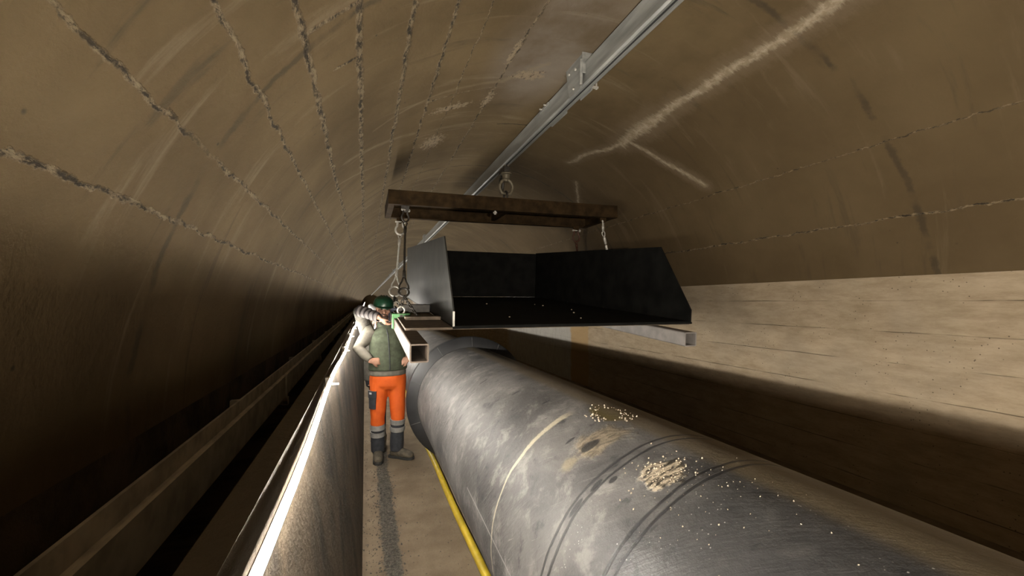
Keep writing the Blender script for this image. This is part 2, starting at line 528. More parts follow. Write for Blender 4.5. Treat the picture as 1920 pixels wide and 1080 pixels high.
def mat_pipe():
    t = NT('scuffed_black_plastic_pipe')
    uv = t.uv()                        # u = arc length, v = metres along
    A = lambda deg: math.radians(deg) * PR
    s = t.sep(uv)
    u, v = s[0], s[1]
    big = t.noise(uv, 1.7, 5, 0.6, 0.6)
    d1 = t.comb(t.math('MULTIPLY', t.math('ADD', u, t.math('MULTIPLY', v, 0.8)), 1.0), t.math('MULTIPLY', t.math('SUBTRACT', v, t.math('MULTIPLY', u, 0.8)), 9.0))
    sc1 = t.noise(d1, 3.2, 6, 0.7, 0.3)
    d2 = t.comb(t.math('MULTIPLY', t.math('ADD', u, t.math('MULTIPLY', v, 0.25)), 1.6), t.math('MULTIPLY', t.math('SUBTRACT', v, t.math('MULTIPLY', u, 0.25)), 14.0))
    sc2 = t.noise(d2, 4.1, 5, 0.7, 0.2)
    fine = t.noise(uv, 60, 4, 0.75)
    mid = t.noise(uv, 6.5, 9, 0.70, 0.25)
    d3 = t.comb(t.math('MULTIPLY', t.math('ADD', u, t.math('MULTIPLY', v, 1.3)), 1.3), t.math('MULTIPLY', t.math('SUBTRACT', v, t.math('MULTIPLY', u, 1.3)), 30.0))
    sc3 = t.noise(d3, 2.2, 3, 0.6, 0.1)
    d4 = t.comb(t.math('MULTIPLY', t.math('ADD', u, t.math('MULTIPLY', v, 0.15)), 2.5), t.math('MULTIPLY', t.math('SUBTRACT', v, t.math('MULTIPLY', u, 0.15)), 34.0))
    sc4 = t.noise(d4, 1.7, 3, 0.6, 0.1)
    col = t.mix(t.ramp(big, 0.3, 0.7), (0.092, 0.086, 0.083), (0.225, 0.212, 0.20))
    col = t.mix(t.ramp(mid, 0.50, 0.66, 0, 0.70), col, (0.38, 0.355, 0.325))
    col = t.mix(t.ramp(mid, 0.45, 0.32, 0, 0.85), col, (0.036, 0.038, 0.039))
    col = t.mix(t.ramp(sc1, 0.56, 0.76, 0, 0.45), col, (0.42, 0.395, 0.365))
    col = t.mix(t.ramp(sc1, 0.40, 0.26, 0, 0.55), col, (0.05, 0.047, 0.048))
    col = t.mix(t.math('MULTIPLY', t.ramp(sc2, 0.62, 0.74, 0, 0.45), t.ramp(mid, 0.4, 0.6)), col, (0.47, 0.44, 0.40))
    col = t.mix(t.math('MULTIPLY', t.ramp(sc3, 0.66, 0.72, 0, 0.55), t.ramp(big, 0.42, 0.55)), col, (0.55, 0.52, 0.47))
    col = t.mix(t.math('MULTIPLY', t.ramp(sc4, 0.33, 0.27, 0, 0.7), t.ramp(mid, 0.6, 0.45)), col, (0.028, 0.027, 0.028))
    dab = t.noise(t.vmath('MULTIPLY', d2, (4.0, 1.0, 1.0)), 1.6, 2, 0.5)
    col = t.mix(t.math('MULTIPLY', t.ramp(dab, 0.70, 0.74, 0, 0.85), t.ramp(u, A(150), A(125))), col, (0.022, 0.022, 0.024))
    col = t.mix(t.ramp(fine, 0.60, 0.75, 0, 0.35), col, (0.40, 0.37, 0.33))
    # darker, wetter stretch close by
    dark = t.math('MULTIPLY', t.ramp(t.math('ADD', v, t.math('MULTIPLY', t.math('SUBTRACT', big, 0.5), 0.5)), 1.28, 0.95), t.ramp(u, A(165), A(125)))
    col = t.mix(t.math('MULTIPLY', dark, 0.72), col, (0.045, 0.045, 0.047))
    spk = t.math('MULTIPLY', t.ramp(t.voro(uv, 60), 0.16, 0.08), t.math('MULTIPLY', t.ramp(v, 1.35, 1.1), t.ramp(t.noise(uv, 5, 2), 0.45, 0.6)))
    col = t.mix(spk, col, (0.75, 0.72, 0.66))
    # tan dried-mud films
    wob = t.noise(uv, 9, 4, 0.65)
    def patch(c, sx, sy, soft=0.5):
        return t.ramp(t.math('ADD', t.dist(uv, c, sx, sy), t.math('MULTIPLY', t.math('SUBTRACT', wob, 0.5), 1.7)), 1.05, 1.05 - soft)
    rip = t.noise(t.vmath('MULTIPLY', uv, (9.0, 22.0, 1)), 2.6, 3, 0.6)
    m1 = patch((A(111), 1.50), 0.15, 0.10)
    col = t.mix(t.math('MULTIPLY', m1, 0.85), col, t.mix(t.ramp(rip, 0.35, 0.6), (0.17, 0.135, 0.085), (0.42, 0.34, 0.235)))
    m2 = patch((A(111), 1.14), 0.075, 0.075, 0.3)
    col = t.mix(m2, col, t.mix(t.ramp(rip, 0.38, 0.58), (0.05, 0.042, 0.03), (0.72, 0.60, 0.44)))
    m3 = patch((A(94), 1.70), 0.09, 0.13, 0.35)
    col = t.mix(m3, col, (0.17, 0.13, 0.045))
    m4 = patch((A(128), 1.50), 0.05, 0.05)
    col = t.mix(t.math('MULTIPLY', m4, 0.6), col, (0.45, 0.36, 0.22))
    # shade past the terminator on the pipe crown, put into the colour as brown
    col = t.mix(t.ramp(u, A(99), A(92), 0, 0.75), col, (0.24, 0.185, 0.11))
    # black gouges
    for c, sx, sy in (((A(128), 1.295), 0.035, 0.012), ((A(138), 1.305), 0.045, 0.013), ((A(123), 1.255), 0.022, 0.014), ((A(120), 1.62), 0.03, 0.010), ((A(109), 2.1), 0.03, 0.008), ((A(114), 2.45), 0.035, 0.010), ((A(120), 3.0), 0.04, 0.012), ((A(117), 1.50), 0.05, 0.028)):
        col = t.mix(t.ramp(t.math('ADD', t.dist(uv, c, sx, sy), t.math('MULTIPLY', t.math('SUBTRACT', wob, 0.5), 0.5)), 1.0, 0.7, 0, 0.9), col, (0.02, 0.02, 0.022))
    # cream chalk ring, weld rings
    vw = t.math('ADD', v, t.math('MULTIPLY', t.math('SUBTRACT', t.noise(uv, 3, 3), 0.5), 0.05))
    wid = t.ramp(u, A(100), A(165), 0.028, 0.007)
    ck = t.math('DIVIDE', t.math('ABSOLUTE', t.math('SUBTRACT', vw, 1.83)), wid)
    ckm = t.math('MULTIPLY', t.ramp(t.math('ADD', ck, t.math('MULTIPLY', t.math('SUBTRACT', fine, 0.5), 1.0)), 1.1, 0.5), t.ramp(u, A(104), A(114)))
    col = t.mix(t.math('MULTIPLY', ckm, 0.8), col, (0.74, 0.66, 0.47))
    seam = None
    for y in (1.325, 1.285, 1.05, 1.015, 0.35, 0.31, 2.95, -0.6):
        d = t.math('ABSOLUTE', t.math('SUBTRACT', vw, y))
        d = t.math('MULTIPLY', d, 2.6 if y == 2.95 else 1.0)
        seam = d if seam is None else t.math('MINIMUM', seam, d)
    sm = t.ramp(seam, 0.008, 0.003)
    col = t.mix(t.math('MULTIPLY', sm, 0.85), col, (0.03, 0.03, 0.032))
    # long straight scratch low on the flank
    ln = t.seg(uv, (A(174), 2.3), (A(178), 1.3))
    col = t.mix(t.ramp(ln, 0.005, 0.002, 0, 0.6), col, (0.6, 0.58, 0.54))
    h = t.math('ADD', t.math('MULTIPLY', sc1, 0.25), t.math('ADD', t.math('MULTIPLY', mid, 0.5), t.math('MULTIPLY', fine, 0.15)))
    h = t.math('ADD', h, t.math('MULTIPLY', t.math('MAXIMUM', m2, t.math('MULTIPLY', m1, 0.6)), rip))
    h = t.math('SUBTRACT', h, t.math('MULTIPLY', sm, 0.5))
    t.bump(h, 0.55, 0.02)
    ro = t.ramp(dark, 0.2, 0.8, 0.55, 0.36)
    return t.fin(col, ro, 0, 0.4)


M_vault = mat_vault()
M_wall = mat_side_wall()
M_floor = mat_floor()
M_kerb = mat_kerb()
M_pipe = mat_pipe()


def metal_galv():
    t = NT('galvanised_steel')
    p = t.obj()
    q = t.vmath('MULTIPLY', p, (8, 1, 8))
    f = t.noise(q, 2.5, 5, 0.6)
    col = t.mix(t.ramp(f, 0.3, 0.7), (0.36, 0.365, 0.345), (0.58, 0.58, 0.54))
    return t.fin(col, t.ramp(f, 0.3, 0.7, 0.42, 0.58), 0.25, 0.5)


M_galv = metal_galv()
M_skip_shaded = simple('mill_steel_shaded', (0.010, 0.0098, 0.0085), 0.8, 0.0, 0.5, 5, 0.12)  # shaded copy of the skip steel, the dark interior put into the colour
M_skip_lit = simple('mill_steel_lit', (0.031, 0.030, 0.026), 0.6, 0.0, 0.4, 6, 0.35)  # lit copy of the same steel, for the left plate facing the light tube
M_rust = simple('brown_primed_steel', (0.046, 0.027, 0.011), 0.8, 0.0, 0.4, 9, 0.08)
M_tube = simple('dusty_rolled_steel', (0.20, 0.150, 0.112), 0.7, 0.0, 0.22, 12, 0.4)
M_tube2 = simple('grey_rolled_steel', (0.40, 0.36, 0.33), 0.6, 0.1, 0.15, 12, 0.4)
M_wood = simple('brown_bearer', (0.22, 0.165, 0.115), 0.8, 0.0, 0.3, 14)
M_bright = simple('bright_zinc_steel', (0.80, 0.76, 0.68), 0.4, 0.25, 0.2, 40)
M_darkst = simple('dark_oiled_steel', (0.055, 0.047, 0.038), 0.5, 0.3, 0.4, 30)
M_rope = simple('bright_wire_rope', (0.85, 0.80, 0.70), 0.6, 0.0, 0.3, 120)
M_redrope = simple('rusty_chain_steel', (0.12, 0.045, 0.025), 0.6, 0.2, 0.4, 60)
M_flange = simple('matt_black_flange', (0.034, 0.034, 0.036), 0.5, 0.0, 0.3, 4, 0.5)
M_flangeedge = simple('worn_flange_rim', (0.13, 0.125, 0.12), 0.6, 0.0, 0.3, 8)
M_yellow = simple('yellow_hose', (0.78, 0.56, 0.035), 0.5, 0.0, 0.15, 10, 0.4)
M_trayst = simple('dusty_cable_tray_steel', (0.80, 0.72, 0.60), 0.7, 0.0, 0.25, 9)
M_mud = simple('pale_mud_crumbs', (0.62, 0.52, 0.38), 0.9, 0.0, 0.35, 60)
M_stone = simple('grey_gravel', (0.13, 0.115, 0.095), 0.85, 0.0, 0.5, 25)
M_green = simple('green_paint', (0.12, 0.42, 0.13), 0.45, 0.0, 0.25, 25)
M_blue = simple('dark_blue_paint', (0.035, 0.045, 0.12), 0.5, 0.0, 0.25, 25)
M_sole = simple('black_rubber', (0.025, 0.024, 0.022), 0.8, 0, 0.3, 30)
M_wheel = simple('cast_wheel', (0.26, 0.22, 0.15), 0.55, 0.3, 0.3, 25)


def mat_emit(name, c, s):
    t = NT(name)
    t.b.inputs['Emission Color'].default_value = c + (1,)
    t.b.inputs['Emission Strength'].default_value = s
    return t.fin((0.8, 0.8, 0.78), 0.4)


M_strip = mat_emit('glowing_light_tube', (1.0, 0.95, 0.86), STRIP_STRENGTH)

# ------------------------------------------------------------------ tunnel
ROWS = [-9 + 0.5 * i for i in range(12)] + [-3 + 0.06 * i for i in range(250)] + [12 + 0.5 * i for i in range(60)] + [42 + 2 * i for i in range(50)]
YEND = ROWS[-1]


A_LOW = 17.0           # the tan board-marked wall runs up to this angle on the right


def vault_pt(k, v):
    a = math.radians(180 - (180 - A_LOW) * k)
    r = TR
    # slight wave of the shuttering and the steps of the formwork joints
    r += 0.012 * mnoise.noise(Vector((a * 3.0, v * 0.5, 0.3)))
    return (TCX + r * math.cos(a), v, SPR + r * math.sin(a))


me = grid_mesh('ceiling', 240, ROWS, vault_pt, lambda k, v: (math.radians(180 - (180 - A_LOW) * k) * TR, v))
structure(link('ceiling', me, M_vault, sharp=0), 'brown stained concrete vault with rough formwork ridges')
XL, XR = TCX - TR, TCX + TR


def wall_panel(name, x0, x1, z0, z1, mat, label):
    b = MB()
    b.box(((x0 + x1) / 2, (YEND - 9) / 2, (z0 + z1) / 2), (abs(x1 - x0), YEND + 9, z1 - z0))
    return structure(b.build(name, mat, sharp=30), label)


wall_panel('wall_left', XL - 0.3, XL + 0.004, -0.2, SPR + 0.005, M_kerb, 'dark lower tunnel wall behind the cable tray')
b = MB()
arcp = [(TCX + TR * math.cos(math.radians(A_LOW * k / 8)), SPR + TR * math.sin(math.radians(A_LOW * k / 8))) for k in range(9)]
b.prism([(XR, -0.2)] + arcp + [(XR + 0.3, arcp[-1][1]), (XR + 0.3, -0.2)], 'y', -9, YEND)
structure(b.build('wall_right', M_wall, sharp=20), 'tan board marked concrete wall on the far side of the pipe')
b = MB(); b.box((TCX, (YEND - 9) / 2, -0.1), (2 * TR, YEND + 9, 0.2))
structure(b.build('floor', M_floor, sharp=30), 'packed dirt walkway with dark gravel streak')
b = MB(); b.box((TCX, YEND, 1.8), (2 * TR + 0.4, 0.2, 4.2))
structure(b.build('wall_back', M_vault, sharp=30))
# battered kerb along the left with an upstand lip
kerb = [(0.0, 0.0), (-0.154, 1.36), (-0.163, 1.425), (-0.213, 1.425), (-0.225, 0.84), (XL + 0.004, 0.84), (XL + 0.004, 0.0)]
me = bpy.data.meshes.new('trim_1')
b = MB()
ys = [-9, -6] + [-3 + 0.25 * i for i in range(80)] + [17 + 3 * i for i in range(42)]
rows = []
for y in ys:
    rr = []
    for i, (x, z) in enumerate(kerb):
        n = 0.012 * mnoise.noise(Vector((x * 4, y * 0.9, z * 3))) if i in (1, 2, 3, 4) else 0.0
        rr.append(b.bm.verts.new((x + n * 0.4, y, z + n * 0.5)))
    rows.append(rr)
for A, B in zip(rows, rows[1:]):
    for i in range(len(kerb)):
        j = (i + 1) % len(kerb)
        b.face([A[i], A[j], B[j], B[i]], False)
b.face(rows[0]); b.face(rows[-1][::-1])
structure(b.build('trim_1', M_kerb, sharp=30), 'sloping muddy concrete kerb below the light line')

# gravel streak: loose stones nobody could count
b = MB()
for i in range(2600):
    y = random.uniform(1.6, 7.5) if i < 2000 else random.uniform(1.6, 6.0)
    x = 0.19 + random.gauss(0, 0.036) if i < 1700 else random.choice((random.uniform(0.02, 0.7), random.uniform(0.0, 0.16)))
    if 4.7 < y < 5.65 and x > 0.05: y = random.uniform(1.8, 4.6)
    s = random.uniform(0.004, 0.011) if i < 1700 else random.uniform(0.002, 0.006)
    q = Matrix.Translation((x, y, s * 0.4)) @ Euler((random.random() * 6, random.random() * 6, 0)).to_matrix().to_4x4()
    v = [b.bm.verts.new(q @ Vector(p)) for p in ((s, 0, 0), (-s, 0, 0), (0, s * 0.8, 0), (0, -s * 0.9, 0), (0, 0, s * 0.7), (0, 0, -s * 0.7))]
    for f in ((0, 2, 4), (2, 1, 4), (1, 3, 4), (3, 0, 4), (2, 0, 5), (1, 2, 5), (3, 1, 5), (0, 3, 5)):
        b.face([v[k] for k in f], False)
me = bpy.data.meshes.new('gravel'); bmesh.ops.recalc_face_normals(b.bm, faces=b.bm.faces); b.bm.to_mesh(me); b.bm.free()
o = link('gravel', me, M_stone, sharp=0)
tag(o, 'dark loose gravel scattered in a streak along the dirt walkway', 'gravel'); o['kind'] = 'stuff'

# ------------------------------------------------------------------ light line on the kerb, cable tray
t = thing('light_tube', 'glowing white light tube running along the top of the sloping kerb', 'light', (-0.139, 0, 1.398))
pts = []
y = -8.8
while y < 138:
    pts.append((0.004 + 0.006 * math.sin(y * 2.1), y, 0.008 * math.sin(y * 3.3 + 1)))
    y += 0.25 if y < 12 else 1.5
# half round diffuser on a flat backing, facing away from the kerb
b = MB()
tilt = math.radians(9)
ring_prev = None
for p in pts:
    ring = []
    for k in range(7):
        a = math.radians(-90 + 30 * k) + tilt
        ring.append(b.bm.verts.new((p[0] + 0.0075 * math.cos(a), p[1], p[2] + 0.0075 * math.sin(a))))
    if ring_prev:
        for k in range(6):
            b.face([ring_prev[k], ring[k], ring[k + 1], ring_prev[k + 1]])
    ring_prev = ring
me = bpy.data.meshes.new('diffuser'); b.bm.to_mesh(me); b.bm.free()
link('diffuser', me, M_strip, t, sharp=0)
b = MB()
b.tube([(p[0] - 0.0045, p[1], p[2]) for p in pts], [(0.0042, 0.0105)] * len(pts), 8, up=(1, 0, 0))
b.build('backing', M_trayst, t)
for y in (2.05, 3.4, 4.75, 6.1, 7.45):
    b = MB(); b.box((-0.011, y, 0), (0.024, 0.03, 0.036)); b.box((0.008, y, -0.013), (0.05, 0.012, 0.006))
    b.build('clip', M_trayst, t)

t = thing('cable_tray', 'dusty steel cable tray on brackets along the left tunnel wall', 'cable tray', (-0.52, 0, 1.085))
b = MB()
b.prism([(0, 0), (0, 0.145), (-0.012, 0.145), (-0.012, 0.014), (-0.16, 0.014), (-0.16, 0.09), (-0.172, 0.09), (-0.172, 0)], 'y', 0.4, 42)
b.build('tray', M_trayst, t)
for k in range(12):
    y = 1.0 + 2.35 * k
    b = MB()
    b.box((-0.155, y, -0.025), (0.35, 0.04, 0.05))
    b.box((0.006, y, 0.055), (0.014, 0.04, 0.20))
    b.box((0.002, y, -0.04), (0.04, 0.04, 0.03))
    b.build('bracket', M_trayst, t, bevel=0.003)

# ------------------------------------------------------------------ big pipe, flange, hose, crumbs
def pipe_shell(y0, y1, dy):
    n = 96
    vs = []
    y = y0
    while y < y1 - 1e-6:
        vs.append(y); y += dy
    vs.append(y1)
    f = lambda k, v: (PR * math.cos(2 * PI * k - PI / 2), v, PR * math.sin(2 * PI * k - PI / 2))
    def uvf(k, v):
        a = 2 * PI * k - PI / 2
        return (a * PR, v)
    me = grid_mesh('pipe_shell', n, vs, f, uvf)
    bm = bmesh.new(); bm.from_mesh(me)
    bmesh.ops.remove_doubles(bm, verts=bm.verts, dist=1e-5)
    # wall thickness at both open ends
    for yy in (y0, y1):
        ed = [e for e in bm.edges if e.is_boundary and abs(e.verts[0].co.y - yy) < 1e-4 and abs(e.verts[1].co.y - yy) < 1e-4]
        r = bmesh.ops.extrude_edge_only(bm, edges=ed)
        for v in [g for g in r['geom'] if isinstance(g, bmesh.types.BMVert)]:
            v.co.x *= 0.93; v.co.z *= 0.93
    bmesh.ops.recalc_face_normals(bm, faces=bm.faces)
    bm.to_mesh(me); bm.free()
    return me


t = thing('flanged_pipe', 'big scuffed black pipe in front, ending in a wide black flange', 'pipe', (PX, 0, PZ))
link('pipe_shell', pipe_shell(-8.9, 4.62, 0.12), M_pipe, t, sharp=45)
b = MB()
RF = 0.679
b.lathe([(PR - 0.03, 4.60), (PR + 0.004, 4.585), (RF - 0.012, 4.62), (RF, 4.634), (RF, 4.70), (PR - 0.03, 4.70), (PR - 0.03, 4.60)], axis='y', n=96)
b.build('flange', M_flange, t, sharp=35)
for a in (88, 122, 200, 160, 60):
    b = MB()
    ca, sa = math.cos(math.radians(a)), math.sin(math.radians(a))
    b.tube([((PR + 0.006) * ca, 4.5835, (PR + 0.006) * sa), (RF * 0.993 * ca, 4.621, RF * 0.993 * sa)], 0.0022, 6)
    b.build('flange_seam', M_flangeedge, t)
link('pipe_shell', pipe_shell(4.72, 90, 1.2), M_pipe, None, sharp=45)
far = bpy.data.objects['pipe_shell.001']
far.name = 'far_pipe'
far.location = (PX, 0, PZ)
tag(far, 'next dusty pipe length running on behind the black flange', 'pipe')

b = MB()
pts = [(0.725 + 0.010 * math.sin(y * 0.9) + 0.004 * math.sin(y * 3.1), y, 0.029) for y in [-2.5 + 0.15 * i for i in range(80)]]
b.tube(pts, 0.028, 12)
tag(b.build('hose', M_yellow), 'yellow hose lying on the dirt floor tight against the big pipe', 'hose')

b = MB()
def crumb(deg, y, s):
    a = math.radians(deg)
    q = Matrix.Translation((PX + (PR + s * 0.3) * math.cos(a), y, PZ + (PR + s * 0.3) * math.sin(a))) @ Euler((random.random() * 6, random.random() * 6, 0)).to_matrix().to_4x4()
    v = [b.bm.verts.new(q @ Vector(p)) for p in ((s, 0, 0), (-s * 1.2, 0, 0), (0, s * 0.8, 0), (0, -s * 0.9, 0), (0, 0, s * 0.6), (0, 0, -s * 0.6))]
    for f in ((0, 2, 4), (2, 1, 4), (1, 3, 4), (3, 0, 4), (2, 0, 5), (1, 2, 5), (3, 1, 5), (0, 3, 5)):
        b.face([v[k] for k in f], False)
for i in range(70):
    a = random.uniform(0, 2 * PI)
    rr = random.uniform(0.55, 1.3)
    crumb(95 + 8 * rr * math.cos(a), 1.70 + 0.12 * rr * math.sin(a), random.uniform(0.002, 0.006) * (1.6 if random.random() < 0.12 else 1))
for i in range(110):
    crumb(random.gauss(111, 6), random.gauss(1.15, 0.05), random.uniform(0.0015, 0.0045))
for i in range(60):
    crumb(random.gauss(108, 12), random.gauss(0.95, 0.12), random.uniform(0.0012, 0.003))
me = bpy.data.meshes.new('mud_crumbs'); bmesh.ops.recalc_face_normals(b.bm, faces=b.bm.faces); b.bm.to_mesh(me); b.bm.free()
o = link('mud_crumbs', me, M_mud, sharp=0)
tag(o, 'pale dried mud crumbs scattered on top of the big pipe', 'mud'); o['kind'] = 'stuff'

# ------------------------------------------------------------------ overhead rail
RX, RZB, RZT = 1.733, 3.536, 3.715
t = thing('monorail_track', 'grey galvanised overhead rail along the crown of the tunnel', 'crane rail', (RX, 0, RZB))
H = RZT - RZB
hw = 0.043
b = MB()
prof = [(-hw, 0.014), (-hw + 0.014, 0), (-0.012, 0), (-0.012, 0.022), (-hw + 0.007, 0.022), (-hw + 0.007, H - 0.012), (hw - 0.007, H - 0.012), (hw - 0.007, 0.022), (0.012, 0.022), (0.012, 0), (hw - 0.006, 0), (hw, 0.004),
        (hw, 0.03), (hw - 0.012, 0.05), (hw - 0.012, H - 0.03), (hw, H), (-hw, H), (-hw + 0.004, H - 0.03), (-hw + 0.004, 0.05), (-hw, 0.036)]
b.prism(prof, 'y', -8.6, 138)
b.build('rail_profile', M_galv, t, sharp=25)
b = MB(); b.box((0, 26, 0.014), (0.0238, 60, 0.012)); b.build('slot_shade_strip', M_sole, t)  # added dark strip standing in for the shade inside the open rail slot
crown = SPR + TR - RZB


def hanger(y):
    b = MB()
    top = crown + 0.02
    for s in (-1, 1):
        b.prism([(y - 0.15, top - 0.02), (y + 0.17, top - 0.02), (y + 0.13, 0.06), (y + 0.10, -0.012), (y - 0.10, -0.012), (y - 0.11, 0.06)], 'x', s * (hw + 0.004), s * (hw + 0.014))
    b.box((0, y - 0.15, (top + 0.02) / 2 + 0.05), (2 * hw + 0.05, 0.012, top - 0.06))
    b.box((0, y + 0.01, top - 0.012), (2 * hw + 0.09, 0.36, 0.014))
    h = b.build('hanger_bracket', M_galv, t, sharp=25, bevel=0.003)
    if y > 9 or y < 0: return
    for s in (-1, 1):
        for dy, dz in ((0.02, 0.035), (-0.02, 0.185), (0.10, 0.20)):
            b = MB(); b.tube([(s * (hw + 0.010), y + dy, dz), (s * (hw + 0.028), y + dy, dz)], 0.011, 6)
            b.build('bolt', M_bright, h)
    b = MB(); b.tube([(-hw - 0.022, y - 0.125, 0.0), (-hw - 0.022, y - 0.135, 0.21)], 0.014, 10)
    b.build('clamp_bar', M_galv, h)
    b = MB()
    b.tube([(hw + 0.05, y - 0.10, 0.0), (hw + 0.05, y - 0.10, 0.13)], 0.008, 8)
    b.box((hw + 0.03, y - 0.10, 0.015), (0.07, 0.02, 0.016))
    b.build('stud', M_bright, h)


for y in (-1.85, 3.22, 8.27, 13.32, 18.4, 23.4, 28.5, 33.5):
    hanger(y)
for y in (3.9,):
    b = MB()
    b.box((-hw - 0.006, y, H - 0.02), (0.012, 0.22, 0.03))
    b.build('splice_plate', M_galv, t, bevel=0.003)
    b = MB()
    b.box((hw + 0.012, y - 0.12, 0.014), (0.022, 0.34, 0.026))
    b.build('splice_plate', M_galv, t, bevel=0.003)
    for dy in (-0.06, 0.04):
        b = MB(); b.tube([(-hw - 0.008, y + dy, H - 0.02), (-hw - 0.04, y + dy, H - 0.02)], 0.008, 6)
        b.build('splice_bolt', M_bright, t)

# trolley under the rail, hook shackle
SPY0, SPY1 = 4.98, 5.88           # front and rear beam of the spreader
SPZ = 2.868                       # underside of the spreader
TY = 5.36
t = thing('rail_trolley', 'small greasy trolley with wheels and lifting eye under the overhead rail', 'trolley', (RX, TY, RZB))
b = MB()
b.box((0, 0, -0.055), (0.075, 0.24, 0.07))
b.box((0.0, 0, -0.008), (0.018, 0.18, 0.05))
b.build('carriage', M_darkst, t, bevel=0.006)
for dy in (-0.075, 0.075):
    for s in (-1, 1):
        b = MB(); b.lathe([(0.001, 0.0), (0.034, 0.0), (0.034, 0.016), (0.001, 0.016)], (s * 0.022 - 0.008, dy, 0.012), 'x', 20)
        b.build('wheel', M_wheel, t)
b = MB(); b.lathe([(0.001, -0.085), (0.075, -0.088), (0.075, -0.108), (0.052, -0.112), (0.050, -0.165), (0.030, -0.175), (0.028, -0.20), (0.001, -0.20)], (0.02, -0.03, 0), 'z', 28)
b.build('swivel', M_wheel, t)
b = MB()
arc = [(0.02 + 0.088 * math.sin(a), -0.03, -0.275 + 0.105 * math.cos(a)) for a in [math.radians(-150 + 300 * i / 20) for i in range(21)]]
b.tube(arc, 0.021, 10)
b.tube([(-0.06, -0.03, -0.362), (0.10, -0.03, -0.362)], 0.016, 10)
b.build('eye', M_wheel, t)
b = MB()
arc = [(-0.02, 0.055 + 0.07 * math.sin(a), -0.22 + 0.10 * math.cos(a)) for a in [math.radians(-165 + 330 * i / 20) for i in range(21)]]
b.tube(arc, 0.018, 10)
b.build('safety_link', M_darkst, t)
t = thing('lifting_shackle', 'dark bow shackle joining the rail trolley to the spreader frame', 'shackle', (RX + 0.01, TY - 0.03, RZB - 0.345))
b = MB()
arc = [(0, 0.07 * math.sin(a), -0.065 + 0.075 * math.cos(a)) for a in [math.radians(-130 + 260 * i / 20) for i in range(21)]]
b.tube(arc, 0.014, 10)
b.build('bow', M_darkst, t)
b = MB(); b.tube([(0, -0.085, -0.113), (0, 0.085, -0.113)], 0.013, 10); b.tube([(0, 0.078, -0.113), (0, 0.098, -0.113)], 0.022, 6)
b.build('pin', M_bright, t)

# ------------------------------------------------------------------ spreader frame
SW0, SW1 = 0.228, 3.222
t = thing('spreader_frame', 'dark brown rectangular lifting frame of channel beams hung under the rail', 'lifting frame', (RX, (SPY0 + SPY1) / 2, SPZ), (0, math.radians(-0.55), 0))
L = SW1 - SW0
hd = (SPY1 - SPY0) / 2
BH = 0.165


def channel(y, s, name):
    """C section lying along x, web on the outside face (s = -1 front, +1 rear)"""
    b = MB()
    tk, fl = 0.011, 0.075
    pr = [(0, 0), (0, BH), (-s * fl, BH), (-s * fl, BH - tk), (-s * tk, BH - tk), (-s * tk, tk), (-s * fl, tk), (-s * fl, 0)]
    b.prism([(y + p[0], p[1]) for p in pr], 'x', -L / 2, L / 2)
    return b.build(name, M_rust, t, sharp=25, bevel=0.002)


channel(-hd, -1, 'front_beam')
channel(hd, 1, 'rear_beam')
for s in (-1, 1):
    b = MB()
    tk, fl = 0.010, 0.07
    x = s * (L / 2 - 0.002)
    b.prism([(x, 0.002), (x, BH - 0.002), (x - s * fl, BH - 0.002), (x - s * fl, BH - tk), (x - s * tk, BH - tk), (x - s * tk, tk), (x - s * fl, tk), (x - s * fl, 0.002)], 'y', -hd + 0.012, hd - 0.012)
    b.build('end_beam', M_rust, t, sharp=25, bevel=0.002)
b = MB()
b.box((0, 0, 0.10), (0.06, 2 * hd - 0.03, 0.12))
b.prism([(-0.07, 0.15), (0.07, 0.15), (0.045, 0.235), (0.0, 0.255), (-0.045, 0.235)], 'x', -0.018, 0.0, Matrix.Translation((0, TY - (SPY0 + SPY1) / 2, 0)))
b.build('centre_lug', M_rust, t, bevel=0.003)
b = MB(); b.tube([(-0.225, -hd + 0.045, 0.02), (-0.225, -hd + 0.045, -0.045)], 0.014, 10); b.tube([(-0.225, -hd + 0.045, -0.012), (-0.225, -hd + 0.045, -0.032)], 0.026, 6)
b.build('bolt', M_bright, t)
LUGX = 1.305
for sx in (-1, 1):
    for sy in (-1, 1):
        b = MB()
        y0 = sy * (hd - 0.06)
        b.prism([(-0.05, 0.02), (0.05, 0.02), (0.04, -0.055), (0.0, -0.075), (-0.04, -0.055)], 'y', y0 - 0.011, y0 + 0.011, Matrix.Translation((sx * LUGX, 0, 0)))
        b.tube([(sx * (LUGX - 0.02), y0, 0.012), (sx * (LUGX - 0.02), y0, -0.01)], 0.02, 6)
        b.build('lug', M_rust if (sx, sy) != (-1, -1) else M_darkst, t, bevel=0.002)

# ------------------------------------------------------------------ load: steel skip on two square tubes
SKX, SKY, SKZ, TILT = 1.905, 3.50, 1.535, math.radians(3.9)
LOADM = Matrix.Translation((SKX, SKY, SKZ)) @ Matrix.Rotation(TILT, 4, 'X')
t = thing('steel_skip', 'large black open-fronted steel skip slung below the lifting frame', 'skip', (SKX, SKY, SKZ), (TILT, 0, 0))
HW, LEN, HT0, HT1 = 1.217, 4.2, 0.79, 0.86
for s in (-1, 1):
    b = MB()
    pr = [(0, 0.012), (0, 0.128), (0.50, HT0), (LEN, HT1), (LEN, 0.012)]
    b.prism(pr, 'x', s * HW, s * (HW - 0.012))
    b.build('side_plate', M_skip_lit if s < 0 else M_skip_shaded, t, sharp=25)
b = MB(); b.box((0, LEN - 0.006, HT1 / 2), (2 * HW - 0.026, 0.012, HT1 - 0.03)); b.build('back_plate', M_skip_shaded, t)
b = MB(); b.box((0.0, LEN / 2, 0.006), (2 * HW, LEN, 0.012)); b.build('floor_plate', M_skip_shaded, t)
b = MB(); b.box((0.0, -0.004, -0.003), (2 * HW, 0.010, 0.018)); b.build('front_lip', M_skip_shaded, t)
